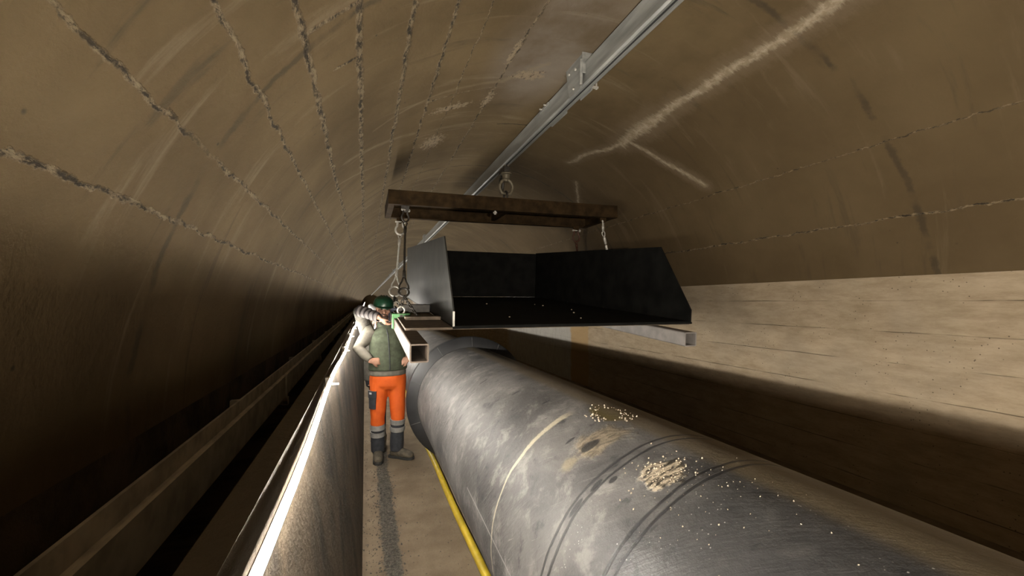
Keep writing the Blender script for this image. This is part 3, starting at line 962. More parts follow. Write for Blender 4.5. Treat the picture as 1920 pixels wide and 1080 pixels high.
b = MB(); b.box((-HW + 0.004, -0.002, 0.07), (0.016, 0.012, 0.125)); b.build('corner_flat', M_bright, t)
# bearer board that carries the skip out to the left tube
b = MB(); b.box((-HW - 0.19, 0.85, -0.012), (0.385, 1.66, 0.020)); b.build('base_board', M_wood, t, bevel=0.003)
for y in (0.62, 1.35):
    b = MB(); b.box((-HW - 0.17, y, 0.0165 if y < 1 else 0.045), (0.33, 0.10, 0.033 if y < 1 else 0.088)); b.build('cross_bearer', M_wood if y < 1 else M_darkst, t, bevel=0.004)
for y in (0.28, 2.9):
    b = MB(); b.box((0, y, -0.012), (2 * HW, 0.5, 0.02)); b.build('under_board', M_wood, t)
b = MB()
for i in range(7):
    x, y = random.uniform(-0.7, 0.75), random.uniform(0.4, 2.8)
    s = random.uniform(0.006, 0.014)
    b.ball((x, y, 0.012 + s * 0.5), (s, s, s * 0.6), 4)
o = b.build('rubble', M_mud, None)
o.matrix_world = LOADM
tag(o, 'few pale rubble bits lying in the dark skip bottom', 'rubble'); o['kind'] = 'stuff'

TS, TT = 0.125, 0.010


def square_tube(name, x, y0, y1, mat, label):
    t = thing(name, label, 'steel tube', LOADM @ Vector((x - SKX, y0, -0.024 - TS / 2)), (TILT, 0, 0))
    b = MB()
    def rr(h, c, n=4):
        out = []
        for cx, cz, a0 in ((h - c, h - c, 0), (-h + c, h - c, 90), (-h + c, -h + c, 180), (h - c, -h + c, 270)):
            for i in range(n + 1):
                a = math.radians(a0 + 90 * i / n)
                out.append((cx + c * math.cos(a), cz + c * math.sin(a)))
        return out
    o1, i1 = rr(TS / 2, 0.012), rr(TS / 2 - TT, 0.006)
    n = len(o1)
    Ln = y1 - y0
    V = {}
    for key, pl in (('o', o1), ('i', i1)):
        for yy in (0, Ln):
            V[key, yy] = [b.bm.verts.new((p[0], yy, p[1])) for p in pl]
    for i in range(n):
        j = (i + 1) % n
        b.face([V['o', 0][i], V['o', 0][j], V['o', Ln][j], V['o', Ln][i]])
        b.face([V['i', 0][j], V['i', 0][i], V['i', Ln][i], V['i', Ln][j]])
        for yy in (0, Ln):
            b.face([V['o', yy][i], V['o', yy][j], V['i', yy][j], V['i', yy][i]], False)
    b.build('tube_wall', mat, t, sharp=35)
    return t


TXL, TXR = 0.342, 2.70
square_tube('square_tube', TXL, -0.63, 2.6, M_tube, 'brown square steel tube pointing at the viewer beside the worker')
square_tube('square_tube', TXR, -0.47, 4.0, M_tube2, 'grey square steel tube jutting from under the right end of the skip')


def tube_top(x, y):
    return LOADM @ Vector((x - SKX, y, -0.024))


# ------------------------------------------------------------------ shackles and slings
def bow_shackle(name, p, mat, label, roty=0.0, s=1.0):
    t = thing(name, label, 'shackle', p, (0, 0, roty), 'bow shackles under the lifting frame')
    b = MB()
    arc = []
    for i in range(25):
        a = math.radians(-140 + 280 * i / 24)
        arc.append((0.047 * s * math.sin(a), 0, (-0.085 - 0.05 * math.cos(a)) * s))
    arc = [(0.026 * s, 0, 0.0)] + arc[::-1] + [(-0.026 * s, 0, 0.0)]
    b.tube(arc, 0.0105 * s, 10)
    b.build('bow', mat, t)
    b = MB(); b.tube([(-0.05 * s, 0, 0), (0.05 * s, 0, 0)], 0.011 * s, 10); b.tube([(0.04 * s, 0, 0), (0.056 * s, 0, 0)], 0.018 * s, 6)
    b.build('pin', M_bright, t)
    return t


SPM = Matrix.Translation((RX, (SPY0 + SPY1) / 2, SPZ)) @ Matrix.Rotation(math.radians(-0.55), 4, 'Y')


def lug_pt(sx, sy):
    return SPM @ Vector((sx * LUGX, sy * (hd - 0.06), -0.05))


def sling(top, bot, rope_mat, end_mat, label, r=0.008, ring=0.055, legs=(), hookmat=None):
    """wire sling hung from a shackle: eye, ferrule, rope, lower ferrule, master ring and legs down to leg points"""
    top, bot = Vector(top), Vector(bot)
    t = thing('wire_sling', label, 'sling', top, (0, 0, 0), 'slings carrying the skip')
    d = (bot - top)
    ln = d.length
    e = d.normalized()
    side = Vector((1, 0, 0)); side = (side - side.dot(e) * e).normalized()
    nrm = e.cross(side)
    f = lambda s_, k: tuple(side * s_ + e * k)
    eye = [f(0.0, -0.012), f(0.016, 0.0), f(0.022, 0.025), f(0.012, 0.06), f(0, 0.085), f(-0.012, 0.06), f(-0.022, 0.025), f(-0.016, 0.0)]
    b = MB(); b.tube(eye, 0.007, 8, closed=True); b.build('eye', end_mat, t)
    b = MB(); b.tube([f(0, 0.075), f(0, 0.085), f(0, 0.17), f(0, 0.18)], [0.012, 0.019, 0.017, 0.010], 10); b.build('ferrule', end_mat, t)
    b = MB(); b.tube([f(0, 0.17), f(0, ln - 0.20)], r, 8); b.build('rope', rope_mat, t)
    b = MB(); b.tube([f(0, ln - 0.25), f(0, ln - 0.24), f(0, ln - 0.16), f(0, ln - 0.15)], [0.010, 0.017, 0.019, 0.012], 10)
    b.build('ferrule', end_mat, t)
    # forked eye that opens onto the ring
    b = MB()
    for s in (-1, 1):
        b.tube([f(0.004 * s, ln - 0.17), f(0.022 * s, ln - 0.10), f(0.045 * s, ln - 0.045), f(0.048 * s, ln - 0.005)], 0.009, 8)
    b.build('fork', rope_mat, t)
    b = MB()
    b.tube([tuple(e * (ln + ring - 0.012) + side * (ring * math.cos(2 * PI * i / 28)) + e * (ring * math.sin(2 * PI * i / 28))) for i in range(28)], 0.011, 8, closed=True)
    b.build('ring', end_mat, t)
    rp = e * (ln + 2 * ring - 0.012)
    for (q, mt) in legs:
        q = Vector(q) - top
        b = MB()
        m = (rp + q) / 2
        k = max(3, int((q - rp).length / 0.036))
        ax = (q - rp).normalized()
        s1 = Vector((1, 0, 0)); s1 = (s1 - s1.dot(ax) * ax).normalized(); s2 = ax.cross(s1)
        for i in range(k):
            c = rp + (q - rp) * ((i + 0.5) / k)
            sv = s1 if i % 2 else s2
            hl = (q - rp).length / k * 0.72
            b.tube([tuple(c + ax * (hl * math.cos(a)) + sv * (0.013 * math.sin(a))) for a in [2 * PI * j / 12 for j in range(12)]], 0.0055, 6, closed=True)
        b.build('chain_leg', mt, t)
    return t


def belly(name, p, mat, label, cat, s):
    """screw clamp gripping the left tube: two jaws, block and spindle"""
    t = thing(name, label, cat, p, (TILT, 0, 0))
    b = MB()
    b.box((0, 0, 0.032), (TS + 0.05, 0.075, 0.046))
    b.box((-TS / 2 - 0.016, 0, -0.03), (0.018, 0.075, 0.13)); b.box((TS / 2 + 0.016, 0, -0.03), (0.018, 0.075, 0.13))
    b.build('jaw', mat, t, bevel=0.005)
    b = MB(); b.tube([(0, -0.05, 0.032), (0, 0.05, 0.032)], 0.014, 10); b.build('bolt', M_darkst, t)
    b = MB()
    b.tube([tuple((0.034 * math.cos(a), 0, 0.085 + 0.038 * math.sin(a))) for a in [2 * PI * i / 20 for i in range(20)]], 0.009, 8, closed=True)
    b.build('ring', M_bright, t)
    return t


pFL, pRL, pFR, pRR = lug_pt(-1, -1), lug_pt(-1, 1), lug_pt(1, -1), lug_pt(1, 1)
bow_shackle('bow_shackle', pFL, M_darkst, 'dark bow shackle at the near left corner of the lifting frame', 0.5)
bow_shackle('bow_shackle', pRL, M_bright, 'shiny bow shackle on the rear beam above the bright left sling', 0.1, 1.25)
bow_shackle('bow_shackle', pFR, M_bright, 'pale bow shackle at the right front corner of the lifting frame', 0.9)
bow_shackle('bow_shackle', pRR, M_redrope, 'rusty bow shackle on the rear beam above the back of the skip', 0.1, 1.25)

cG = tube_top(TXL, 0.93)       # green clamp
cB = tube_top(TXL, 1.62)       # blue clamp
belly('tube_clamp', cG, M_green, 'green screw clamp on the brown square tube by the helmet', 'clamp', 1)
belly('tube_clamp', cB, M_blue, 'dark blue clamp on the brown square tube behind the green one', 'clamp', 1)

dz = Vector((0, 0, -0.14))
rz = Vector((0, 0, -0.165))
sling(pRL + rz, cB + Vector((0.01, 0.35, 0.30)), M_rope, M_bright, 'bright wire rope sling hanging at the left above the helmet',
      0.0115, 0.066, ((cB + Vector((-0.03, 0, 0.11)), M_darkst), (cB + Vector((0.10, 0.5, 0.02)), M_darkst)))
sling(pFL + dz, cG + Vector((0.03, 0.05, 0.30)), M_darkst, M_darkst, 'dark wire rope sling just right of the bright one, running to the green clamp',
      0.012, 0.05, ((cG + Vector((0.0, 0, 0.11)), M_darkst), (cG + Vector((0.13, -0.30, 0.03)), M_darkst)))
XO = SKX + HW + 0.05
sling(pFR + dz, (XO + 0.03, 5.15, 2.30), M_darkst, M_bright, 'thin slanting sling at the front right corner, vanishing behind the skip wall',
      0.009, 0.05, (((XO + 0.02, 5.2, 1.70), M_darkst),))
sling(pRR + rz, (XO + 0.14, 6.25, 2.32), M_redrope, M_redrope, 'rusty red sling dropping behind the top edge of the skip',
      0.014, 0.05, (((XO + 0.01, 6.3, 1.78), M_darkst),))
# lugs the right slings end on, welded to the outside of the skip
sk = bpy.data.objects['steel_skip']
for wp in ((XO + 0.02, 5.2, 1.70), (XO + 0.01, 6.3, 1.78)):
    lp = LOADM.inverted() @ Vector(wp)
    b = MB(); b.box((HW + 0.03, lp.y, lp.z - 0.03), (0.10, 0.08, 0.02)); b.build('lug', M_skip_shaded, sk)

# ------------------------------------------------------------------ people
M_skin = simple('skin', (0.55, 0.29, 0.19), 0.55, 0, 0.12, 40)
M_vest = simple('green_fleece_vest', (0.088, 0.102, 0.066), 0.9, 0, 0.25, 22, 0.2, 0.5, 9)
M_sweat = simple('light_grey_sweatshirt', (0.20, 0.182, 0.148), 0.9, 0, 0.15, 25, 0.2, 0.5, 12)
M_orange = simple('hi_vis_orange_cloth', (1.0, 0.150, 0.014), 0.75, 0, 0.12, 14, 0.3, 0.6, 8)
M_navy = simple('navy_work_cloth', (0.035, 0.038, 0.048), 0.85, 0, 0.3, 30)
M_silver = simple('silver_reflective_tape', (0.40, 0.39, 0.37), 0.5, 0.1, 0.12, 40)
M_boot = simple('muddy_leather', (0.115, 0.095, 0.065), 0.8, 0, 0.4, 25)
M_helm = simple('dark_green_shell', (0.009, 0.050, 0.024), 0.35, 0, 0.15, 15, 0.5)
M_hair = simple('dark_brown_hair', (0.06, 0.035, 0.02), 0.7, 0, 0.4, 60)
M_beard = simple('dark_beard', (0.07, 0.038, 0.025), 0.85, 0, 0.4, 90)
M_white = simple('white_print', (0.75, 0.78, 0.82), 0.6, 0, 0.05, 10)


def mat_stripes():
    t = NT('grey_ribbed_sleeve')
    uv = t.uv()
    s = t.sep(uv)
    f = t.math('FRACT', t.math('MULTIPLY', t.math('ADD', s[1], t.math('MULTIPLY', t.noise(uv, 3, 2), 0.03)), 16.0))
    m = t.ramp(t.math('ABSOLUTE', t.math('SUBTRACT', f, 0.5)), 0.16, 0.28)
    col = t.mix(m, (0.05, 0.042, 0.044), (0.20, 0.18, 0.172))
    t.bump(m, 0.6, 0.01)
    return t.fin(col, 0.85, 0, 0.2)


M_stripe = mat_stripes()
M_jacket = simple('grey_work_jacket', (0.125, 0.115, 0.097), 0.9, 0, 0.2, 25, 0.2, 0.5, 12)


def finger(b, base, d, up, ln, r, curl):
    """three bending joints"""
    p = Vector(base); d = Vector(d).normalized(); up = Vector(up).normalized()
    pts, rs = [tuple(p - d * 0.012)], [r]
    a = 0.0
    for i, k in enumerate((0.45, 0.32, 0.23)):
        a += curl * (0.7 if i == 0 else 1.0)
        dd = d * math.cos(a) + up * math.sin(a)
        p = p + dd * ln * k
        pts.append(tuple(p)); rs.append(r * (0.97, 0.9, 0.72)[i])
    b.tube(pts, rs, 8)
    b.ball(pts[-1], (rs[-1],) * 3, 4)


def hand(b, wrist, d, palm, curl=0.6, thumb_side=1, s=1.0):
    """palm runs along d from the wrist, faces along palm; fingers curl towards palm"""
    w_ = Vector(wrist); d = Vector(d).normalized(); n = Vector(palm); n = (n - n.dot(d) * d).normalized()
    side = d.cross(n) * thumb_side
    b.tube([tuple(w_ - d * 0.03), tuple(w_), tuple(w_ + d * 0.04 * s), tuple(w_ + d * 0.085 * s)], [(0.028, 0.021), (0.030, 0.020), (0.040 * s, 0.016), (0.042 * s, 0.014)], 12, up=tuple(side))
    for i, (k, ln) in enumerate(((0.031, 0.070), (0.011, 0.080), (-0.011, 0.074), (-0.030, 0.058))):
        finger(b, w_ + d * 0.088 * s + side * k * s, d + side * k * 2.5, n, ln * s, 0.0088 * s, curl + 0.08 * i)
    tb = w_ + d * 0.028 * s + side * 0.030 * s
    td = (d * 0.75 + side * 0.75 + n * 0.35).normalized()
    b.tube([tuple(tb - td * 0.02), tuple(tb), tuple(tb + td * 0.036 * s), tuple(tb + td * 0.036 * s + (d * 0.9 + n * 0.45).normalized() * 0.030 * s)], [0.014, 0.0135 * s, 0.011 * s, 0.008 * s], 8)


def head(b, c, yaw=0.0, tilt=0.0, nod=0.0):
    """skull, jaw, nose, ears, brow, lips; c is the centre of the skull; faces -y"""
    M = Matrix.Translation(c) @ Euler((nod, tilt, yaw)).to_matrix().to_4x4()
    b.ball((0, 0.012, 0.030), (0.073, 0.093, 0.088), 12, M)
    b.ball((0, -0.020, -0.040), (0.060, 0.068, 0.075), 12, M)
    b.tube([(0, -0.084, 0.018), (0, -0.098, -0.005), (0, -0.108, -0.022), (0, -0.086, -0.034)], [0.009, 0.011, 0.015, 0.008], 8, M=M)
    b.tube([(-0.045, -0.070, 0.030), (0, -0.083, 0.032), (0.045, -0.070, 0.030)], 0.011, 8, M=M)
    b.tube([(-0.024, -0.080, -0.062), (0, -0.090, -0.060), (0.024, -0.080, -0.062)], [0.004, 0.008, 0.004], 8, M=M)
    b.ball((0, -0.066, -0.098), (0.026, 0.022, 0.018), 6, M)
    for s in (-1, 1):
        b.ball((s * 0.046, -0.058, -0.012), (0.022, 0.022, 0.020), 6, M)
        b.ball((s * 0.074, 0.012, -0.004), (0.009, 0.020, 0.031), 6, M)
    return M


def eyes(Mh, parent):
    for s in (-1, 1):
        b = MB(); b.ball((s * 0.031, -0.0765, 0.010), (0.013, 0.010, 0.009), 6, Mh)
        b.build('eye', M_sole, parent)


# ---- worker in front
b = MB()
hc = Vector((0.192, 5.0, 1.655))
Mh = head(b, hc, 0.12, 0.05, 0.05)
b.tube([(0.205, 5.04, 1.40), (0.20, 5.035, 1.50), (0.195, 5.02, 1.60)], [0.066, 0.056, 0.056], 14)
b.tube([(0.25, 5.03, 0.80), (0.25, 5.03, 0.95), (0.245, 5.03, 1.12), (0.235, 5.03, 1.30), (0.225, 5.035, 1.42)], [(0.16, 0.115), (0.15, 0.105), (0.15, 0.11), (0.165, 0.115), (0.13, 0.08)], 18, up=(1, 0, 0))
hips = ((0.165, 5.03, 0.86), (0.335, 5.03, 0.86))
legs = (((0.160, 5.02, 0.88), (0.143, 4.985, 0.46), (0.150, 5.03, 0.10)), ((0.345, 5.02, 0.88), (0.358, 4.97, 0.46), (0.352, 5.0, 0.10)))
for lg in legs:
    b.tube(lg, [0.085, 0.056, 0.040], 12)
shR, elR, wrR = Vector((0.065, 5.04, 1.415)), Vector((-0.068, 4.97, 1.235)), Vector((0.070, 4.875, 1.108))
shL, elL, wrL = Vector((0.385, 5.04, 1.385)), Vector((0.520, 5.10, 1.185)), Vector((0.465, 4.935, 1.105))
for a_, c_, e_ in ((shR, elR, wrR), (shL, elL, wrL)):
    b.tube([tuple(a_), tuple(c_), tuple(e_)], [0.048, 0.040, 0.028], 12)
hand(b, wrR, (0.9, 0.12, -0.10), (0.05, 0.9, -0.25), 0.75, -1)
hand(b, wrL, (-0.75, -0.15, -0.25), (0.2, 0.9, -0.2), 0.6, 1)
P1 = remesh(b, 'person', M_skin, None, 0.0072, 3)
tag(P1, 'worker in dark green helmet, green vest and orange trousers, hand on hip beside the pipe', 'person')
eyes(Mh, P1)
b = MB()
b.ball((0, -0.034, -0.074), (0.058, 0.058, 0.046), 10, Mh)
b.ball((0, -0.078, -0.044), (0.030, 0.016, 0.010), 6, Mh)
remesh(b, 'beard', M_beard, P1, 0.005, 3)
# helmet
b = MB()
Mt = Mh @ Matrix.Translation((0, 0.006, 0.052)) @ Euler((0.10, 0, 0)).to_matrix().to_4x4()
pr = [(0.118, -0.004), (0.119, 0.01), (0.116, 0.035), (0.104, 0.065), (0.080, 0.090), (0.045, 0.105), (0.001, 0.110)]
S = Matrix.Diagonal((0.92, 1.16, 1.0, 1.0))
b.lathe([(0.108, -0.004), (0.118, -0.006)] + pr[1:], n=36, M=Mt @ S)
for k in (-0.03, 0, 0.03):
    b.tube([(k, 0.125 * math.cos(a) * (1 - abs(k) * 1.2), 0.004 + 0.106 * math.sin(a)) for a in [math.radians(25 + 130 * i / 14) for i in range(15)]], 0.006, 6, M=Mt)
hm = b.build('helmet', M_helm, P1, sharp=50)
b = MB()
ring = []
for i in range(33):
    a = math.radians(-170 + 160 * i / 32)
    k = 1.0 + 0.30 * max(0, math.sin(-a)) ** 2
    ring.append((0.112 * math.cos(a), 0.136 * math.sin(a) * k, -0.006 - 0.012 * max(0, math.sin(-a))))
inn = [(0.100 * math.cos(math.radians(-170 + 160 * i / 32)), 0.128 * math.sin(math.radians(-170 + 160 * i / 32)), 0.002) for i in range(33)]
VA = [b.bm.verts.new(Mt @ Vector(p)) for p in ring]; VB = [b.bm.verts.new(Mt @ Vector(p)) for p in inn]
VC = [b.bm.verts.new(Mt @ (Vector(p) + Vector((0, 0, 0.007)))) for p in ring]; VD = [b.bm.verts.new(Mt @ (Vector(p) + Vector((0, 0, 0.007)))) for p in inn]
for i in range(32):
    b.face([VA[i], VA[i + 1], VB[i + 1], VB[i]]); b.face([VC[i], VD[i], VD[i + 1], VC[i + 1]]); b.face([VA[i], VC[i], VC[i + 1], VA[i + 1]]); b.face([VB[i], VB[i + 1], VD[i + 1], VD[i]])
b.build('peak', M_helm, hm)
b = MB()
b.tube([(0.076, 0.0, 0.0), (0.072, -0.02, -0.09), (0.03, -0.045, -0.155), (0, -0.05, -0.165), (-0.03, -0.045, -0.155), (-0.072, -0.02, -0.09), (-0.076, 0.0, 0.0)], 0.005, 6, M=Mh)
b.build('chin_strap', M_navy, hm)

# trousers
b = MB()
b.tube([(0.252, 5.03, 0.965), (0.252, 5.03, 0.90), (0.252, 5.03, 0.82), (0.250, 5.03, 0.775)], [(0.190, 0.138), (0.200, 0.145), (0.200, 0.142), (0.165, 0.115)], 22, up=(1, 0, 0))
endz = (0.385, 0.430)
def leg_at(lg, z):
    a, m, c = [Vector(p) for p in lg]
    return a.lerp(m, (a.z - z) / (a.z - m.z)) if z > m.z else m.lerp(c, (m.z - z) / (m.z - c.z))
def leg_r(z, side):
    return 0.104 - 0.027 * min(1, max(0, (0.86 - z) / 0.40)) - 0.005 * min(1, max(0, (0.44 - z) / 0.34))
for k, lg in enumerate(legs):
    zs = [0.84, 0.74, 0.64, 0.55, 0.47, endz[k] + 0.02, endz[k]]
    b.tube([tuple(leg_at(lg, z)) for z in zs], [leg_r(z, k) * (1 + 0.03 * math.sin(z * 37 + k)) for z in zs], 18, up=(1, 0, 0))
tro = remesh(b, 'trousers', M_orange, P1, 0.011, 4)
b = MB(); b.tube([(0.252, 5.03, 0.937), (0.252, 5.03, 0.968)], [(0.196, 0.143), (0.194, 0.141)], 24, up=(1, 0, 0)); b.build('waistband', M_orange, tro)
# dark lower legs and silver bands
for k, lg in enumerate(legs):
    e = endz[k]
    zs = [e + 0.01, 0.30, 0.22, 0.14, 0.085]
    b = MB()
    b.tube([tuple(leg_at(lg, z)) for z in zs], [leg_r(z, k) * (1.0 + 0.05 * math.sin(z * 60)) + (0.004 if z < 0.1 else 0) for z in zs], 18, up=(1, 0, 0))
    remesh(b, 'trouser_cuff', M_navy, P1, 0.011, 2)
    for hi, lo in ((e + 0.012, e - 0.042), (e - 0.070, e - 0.122)):
        b = MB()
        zs = [hi, (hi + lo) / 2, lo]
        b.tube([tuple(leg_at(lg, z)) for z in zs], [leg_r(z, k) * (1.0 + 0.05 * math.sin(z * 60)) + 0.006 for z in zs], 24, up=(1, 0, 0))
        b.build('reflective_band', M_silver, P1)
# navy thigh pocket on the worker's right leg
b = MB()
def patch_on_leg(b, z0, z1, a0, a1, lift):
    n, m = 8, 6
    rows_ = []
    for j in range(m + 1):
        z = z0 + (z1 - z0) * j / m
        c = leg_at(legs[0], z); r = leg_r(z, 0) * 1.03 + lift
        rows_.append([b.bm.verts.new((c.x + r * math.cos(a0 + (a1 - a0) * i / n), c.y + r * math.sin(a0 + (a1 - a0) * i / n), z)) for i in range(n + 1)])
    back = []
    for j in range(m + 1):
        z = z0 + (z1 - z0) * j / m
        c = leg_at(legs[0], z); r = leg_r(z, 0) * 0.97
        back.append([b.bm.verts.new((c.x + r * math.cos(a0 + (a1 - a0) * i / n), c.y + r * math.sin(a0 + (a1 - a0) * i / n), z)) for i in range(n + 1)])
    for j in range(m):
        for i in range(n):
            b.face([rows_[j][i], rows_[j][i + 1], rows_[j + 1][i + 1], rows_[j + 1][i]])
            b.face([back[j][i], back[j + 1][i], back[j + 1][i + 1], back[j][i + 1]])
    for j in range(m):
        b.face([rows_[j][0], rows_[j + 1][0], back[j + 1][0], back[j][0]]); b.face([rows_[j][n], back[j][n], back[j + 1][n], rows_[j + 1][n]])
    for i in range(n):
        b.face([rows_[0][i], back[0][i], back[0][i + 1], rows_[0][i + 1]]); b.face([rows_[m][i], rows_[m][i + 1], back[m][i + 1], back[m][i]])
A0, A1 = math.radians(178), math.radians(252)
patch_on_leg(b, 0.575, 0.70, A0, A1, 0.010)
pk = b.build('thigh_pocket', M_navy, tro, sharp=50); pk['label'] = 'navy thigh pocket'
b = MB(); patch_on_leg(b, 0.69, 0.768, A0 - 0.03, A1 + 0.03, 0.016); b.build('pocket_flap', M_navy, tro, sharp=50)
b = MB(); patch_on_leg(b, 0.735, 0.755, A0 + 0.55, A0 + 0.85, 0.0185); b.build('pocket_tag', M_white, tro)

# sweatshirt: sleeves, hem, and the vest over it
b = MB()
b.tube([tuple(shR + Vector((0.03, 0, 0.015))), tuple(shR), tuple(shR.lerp(elR, 0.55)), tuple(elR), tuple(elR.lerp(wrR, 0.5)), tuple(wrR - (wrR - elR).normalized() * 0.012)], [0.075, 0.082, 0.074, 0.064, 0.056, 0.040], 16)
b.tube([tuple(shL - Vector((0.03, 0, -0.01))), tuple(shL), tuple(shL.lerp(elL, 0.55)), tuple(elL), tuple(elL.lerp(wrL, 0.5)), tuple(wrL - (wrL - elL).normalized() * 0.012)], [0.075, 0.080, 0.072, 0.062, 0.054, 0.040], 16)
b.tube([(0.250, 5.03, 0.925), (0.250, 5.03, 0.96), (0.248, 5.03, 1.02), (0.240, 5.03, 1.30), (0.228, 5.035, 1.44), (0.212, 5.035, 1.49)], [(0.198, 0.147), (0.200, 0.150), (0.190, 0.140), (0.180, 0.128), (0.150, 0.095), (0.075, 0.072)], 24, up=(1, 0, 0))
remesh(b, 'sweatshirt', M_sweat, P1, 0.010, 3)
b = MB()
b.tube([(0.250, 5.028, 0.985), (0.250, 5.028, 1.00), (0.250, 5.026, 1.06), (0.248, 5.022, 1.14), (0.240, 5.022, 1.28), (0.232, 5.028, 1.38), (0.225, 5.034, 1.44), (0.214, 5.036, 1.478)],
       [(0.206, 0.155), (0.212, 0.160), (0.210, 0.160), (0.203, 0.156), (0.198, 0.148), (0.182, 0.132), (0.150, 0.108), (0.088, 0.085)], 28, up=(1, 0, 0))
vest = remesh(b, 'vest', M_vest, P1, 0.010, 3)
b = MB()
b.lathe([(0.066, 0.0), (0.074, 0.0), (0.076, 0.050), (0.068, 0.055), (0.062, 0.04), (0.066, 0.0)], (0.202, 5.034, 1.462), n=24)
b.build('collar', M_vest, vest)
b = MB(); b.tube([(0.262, 4.862, 0.99), (0.262, 4.860, 1.06), (0.258, 4.862, 1.14), (0.250, 4.868, 1.28), (0.240, 4.886, 1.38), (0.225, 4.925, 1.45)], 0.0045, 6); b.build('zip', M_navy, vest)
# boots
def boot(parent, ankle, heading, ln=0.30):
    a = Vector(ankle)
    M = Matrix.Translation((a.x, a.y, 0)) @ Matrix.Rotation(heading, 4, 'Z')
    b = MB()
    b.tube([(0, 0.0, 0.155), (0, 0.0, 0.10), (0, -0.005, 0.06)], [(0.062, 0.070), (0.058, 0.068), (0.054, 0.075)], 16, up=(1, 0, 0), M=M)
    b.tube([(0, 0.075, 0.05), (0, 0.04, 0.058), (0, -0.06, 0.062), (0, -0.13, 0.052), (0, -0.185, 0.044), (0, -0.205, 0.040)], [(0.030, 0.032), (0.048, 0.048), (0.052, 0.052), (0.054, 0.044), (0.044, 0.034), (0.022, 0.02)], 16, up=(1, 0, 0), M=M)
    o = remesh(b, 'boot', M_boot, parent, 0.008, 3)
    b = MB()
    out = [(0.036, 0.088), (0.046, 0.05), (0.042, -0.03), (0.056, -0.11), (0.054, -0.16), (0.034, -0.205), (0.0, -0.218), (-0.034, -0.205), (-0.054, -0.16), (-0.054, -0.11), (-0.042, -0.03), (-0.046, 0.05), (-0.036, 0.088), (0, 0.098)]
    b.prism(out, 'z', 0.0, 0.030, M=M)
    b.build('sole', M_sole, o, bevel=0.004)
    return o
boot(P1, legs[0][2], 0.0)
boot(P1, legs[1][2], 0.95)

# ---- second person, mostly hidden behind the first, arm raised to the tube
b = MB()
X2, Y2 = 0.148, 5.47
Mh2 = head(b, Vector((X2 + 0.022, Y2 - 0.05, 1.500)), 0.25, 0, 0.22)
b.tube([(X2, Y2, 1.30), (X2 + 0.008, Y2 - 0.02, 1.38), (X2 + 0.018, Y2 - 0.03, 1.46)], [0.064, 0.056, 0.055], 14)
b.tube([(X2, Y2, 0.74), (X2, Y2, 0.90), (X2, Y2, 1.08), (X2, Y2, 1.24), (X2, Y2, 1.35)], [(0.13, 0.11), (0.135, 0.105), (0.14, 0.11), (0.15, 0.112), (0.12, 0.08)], 18, up=(1, 0, 0))
legs2 = (((X2 - 0.035, Y2, 0.84), (X2 - 0.005, Y2 + 0.02, 0.45), (X2 - 0.004, Y2 + 0.10, 0.10)), ((X2 + 0.050, Y2, 0.84), (X2 + 0.055, Y2 - 0.03, 0.45), (X2 + 0.056, Y2 - 0.06, 0.10)))
for lg in legs2: b.tube(lg, [0.08, 0.052, 0.038], 12)
sh2, el2, wr2 = Vector((0.030, 5.33, 1.375)), Vector((-0.062, 5.03, 1.648)), Vector((0.150, 4.800, 1.575))
b.tube([(X2 - 0.09, Y2, 1.33), tuple(sh2), tuple(el2), tuple(wr2)], [0.06, 0.052, 0.042, 0.029], 12)
hand(b, wr2, (0.60, -0.02, -0.62), (0.85, 0.25, 0.35), 0.75, 1, 1.08)
shB, elB, wrB = Vector((X2 + 0.16, Y2, 1.32)), Vector((X2 + 0.20, Y2 + 0.05, 1.05)), Vector((X2 + 0.17, Y2 - 0.05, 0.82))
b.tube([(X2 + 0.09, Y2, 1.33), tuple(shB), tuple(elB), tuple(wrB)], [0.06, 0.05, 0.04, 0.028], 12)
hand(b, wrB, (-0.05, -0.1, -1), (-1, 0, 0), 0.35, 1)
P2 = remesh(b, 'person', M_skin, None, 0.0072, 3)
tag(P2, 'person in light grey top half hidden behind the helmeted worker, reaching to the tube', 'person')
eyes(Mh2, P2)
b = MB(); b.ball((0, 0.026, 0.045), (0.079, 0.092, 0.082), 10, Mh2); b.build('hair', M_hair, P2)
b = MB()
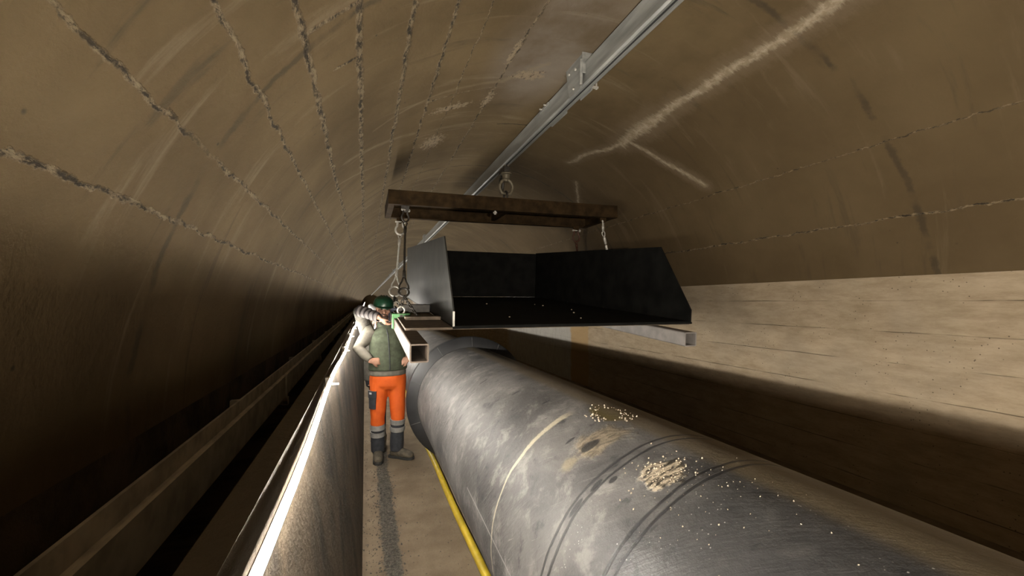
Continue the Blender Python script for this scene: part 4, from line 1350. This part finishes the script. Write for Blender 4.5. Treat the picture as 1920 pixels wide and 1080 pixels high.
b.tube([(X2, Y2, 0.80), (X2, Y2, 0.90), (X2, Y2, 1.08), (X2, Y2, 1.24), (X2, Y2, 1.35), (X2, Y2 - 0.01, 1.41)], [(0.150, 0.122), (0.155, 0.125), (0.158, 0.128), (0.168, 0.128), (0.135, 0.10), (0.075, 0.072)], 22, up=(1, 0, 0))
b.tube([(X2 - 0.08, Y2, 1.33), tuple(sh2), tuple(sh2.lerp(el2, 0.5)), tuple(el2), tuple(el2.lerp(wr2, 0.12))], [0.080, 0.084, 0.076, 0.066, 0.058], 16)
b.tube([(X2 + 0.08, Y2, 1.33), tuple(shB), tuple(elB), tuple(wrB)], [0.080, 0.074, 0.062, 0.044], 16)
jk = remesh(b, 'jacket', M_jacket, P2, 0.010, 3)
# ribbed, rucked forearm
n, m = 24, 60
a_, c_ = el2, wr2 - (wr2 - el2).normalized() * 0.01
ax = (c_ - a_).normalized(); s1 = Vector((0, 0, 1)); s1 = (s1 - s1.dot(ax) * ax).normalized(); s2 = ax.cross(s1)
LnF = (c_ - a_).length
def slv(k, v):
    tt = v / LnF
    r = (0.064 + (0.048 - 0.064) * tt) + 0.006 * math.sin(v * 16 * 2 * PI - 0.6) + 0.003 * math.sin(6 * PI * k + v * 20)
    if v <= 0: r = 0.03
    p = a_ + ax * v + s1 * (r * math.cos(2 * PI * k)) + s2 * (r * math.sin(2 * PI * k))
    return tuple(p)
me = grid_mesh('sleeve', n, [LnF * i / m for i in range(m + 1)], slv, lambda k, v: (k * 0.4, v))
sl = link('sleeve', me, M_stripe, P2, sharp=0); sl['label'] = 'pale ribbed sleeve'
b = MB()
b.tube([(X2, Y2, 0.90), (X2, Y2, 0.82), (X2, Y2, 0.72)], [(0.150, 0.122), (0.150, 0.12), (0.125, 0.10)], 20, up=(1, 0, 0))
for lg in legs2:
    zs = [0.84, 0.70, 0.55, 0.42, 0.25, 0.09]
    b.tube([tuple(leg_at(lg, z)) for z in zs], [0.080, 0.070, 0.060, 0.053, 0.050, 0.050], 16, up=(1, 0, 0))
remesh(b, 'trousers', M_navy, P2, 0.011, 4)
boot(P2, legs2[0][2], 0.15)
boot(P2, legs2[1][2], -0.1)
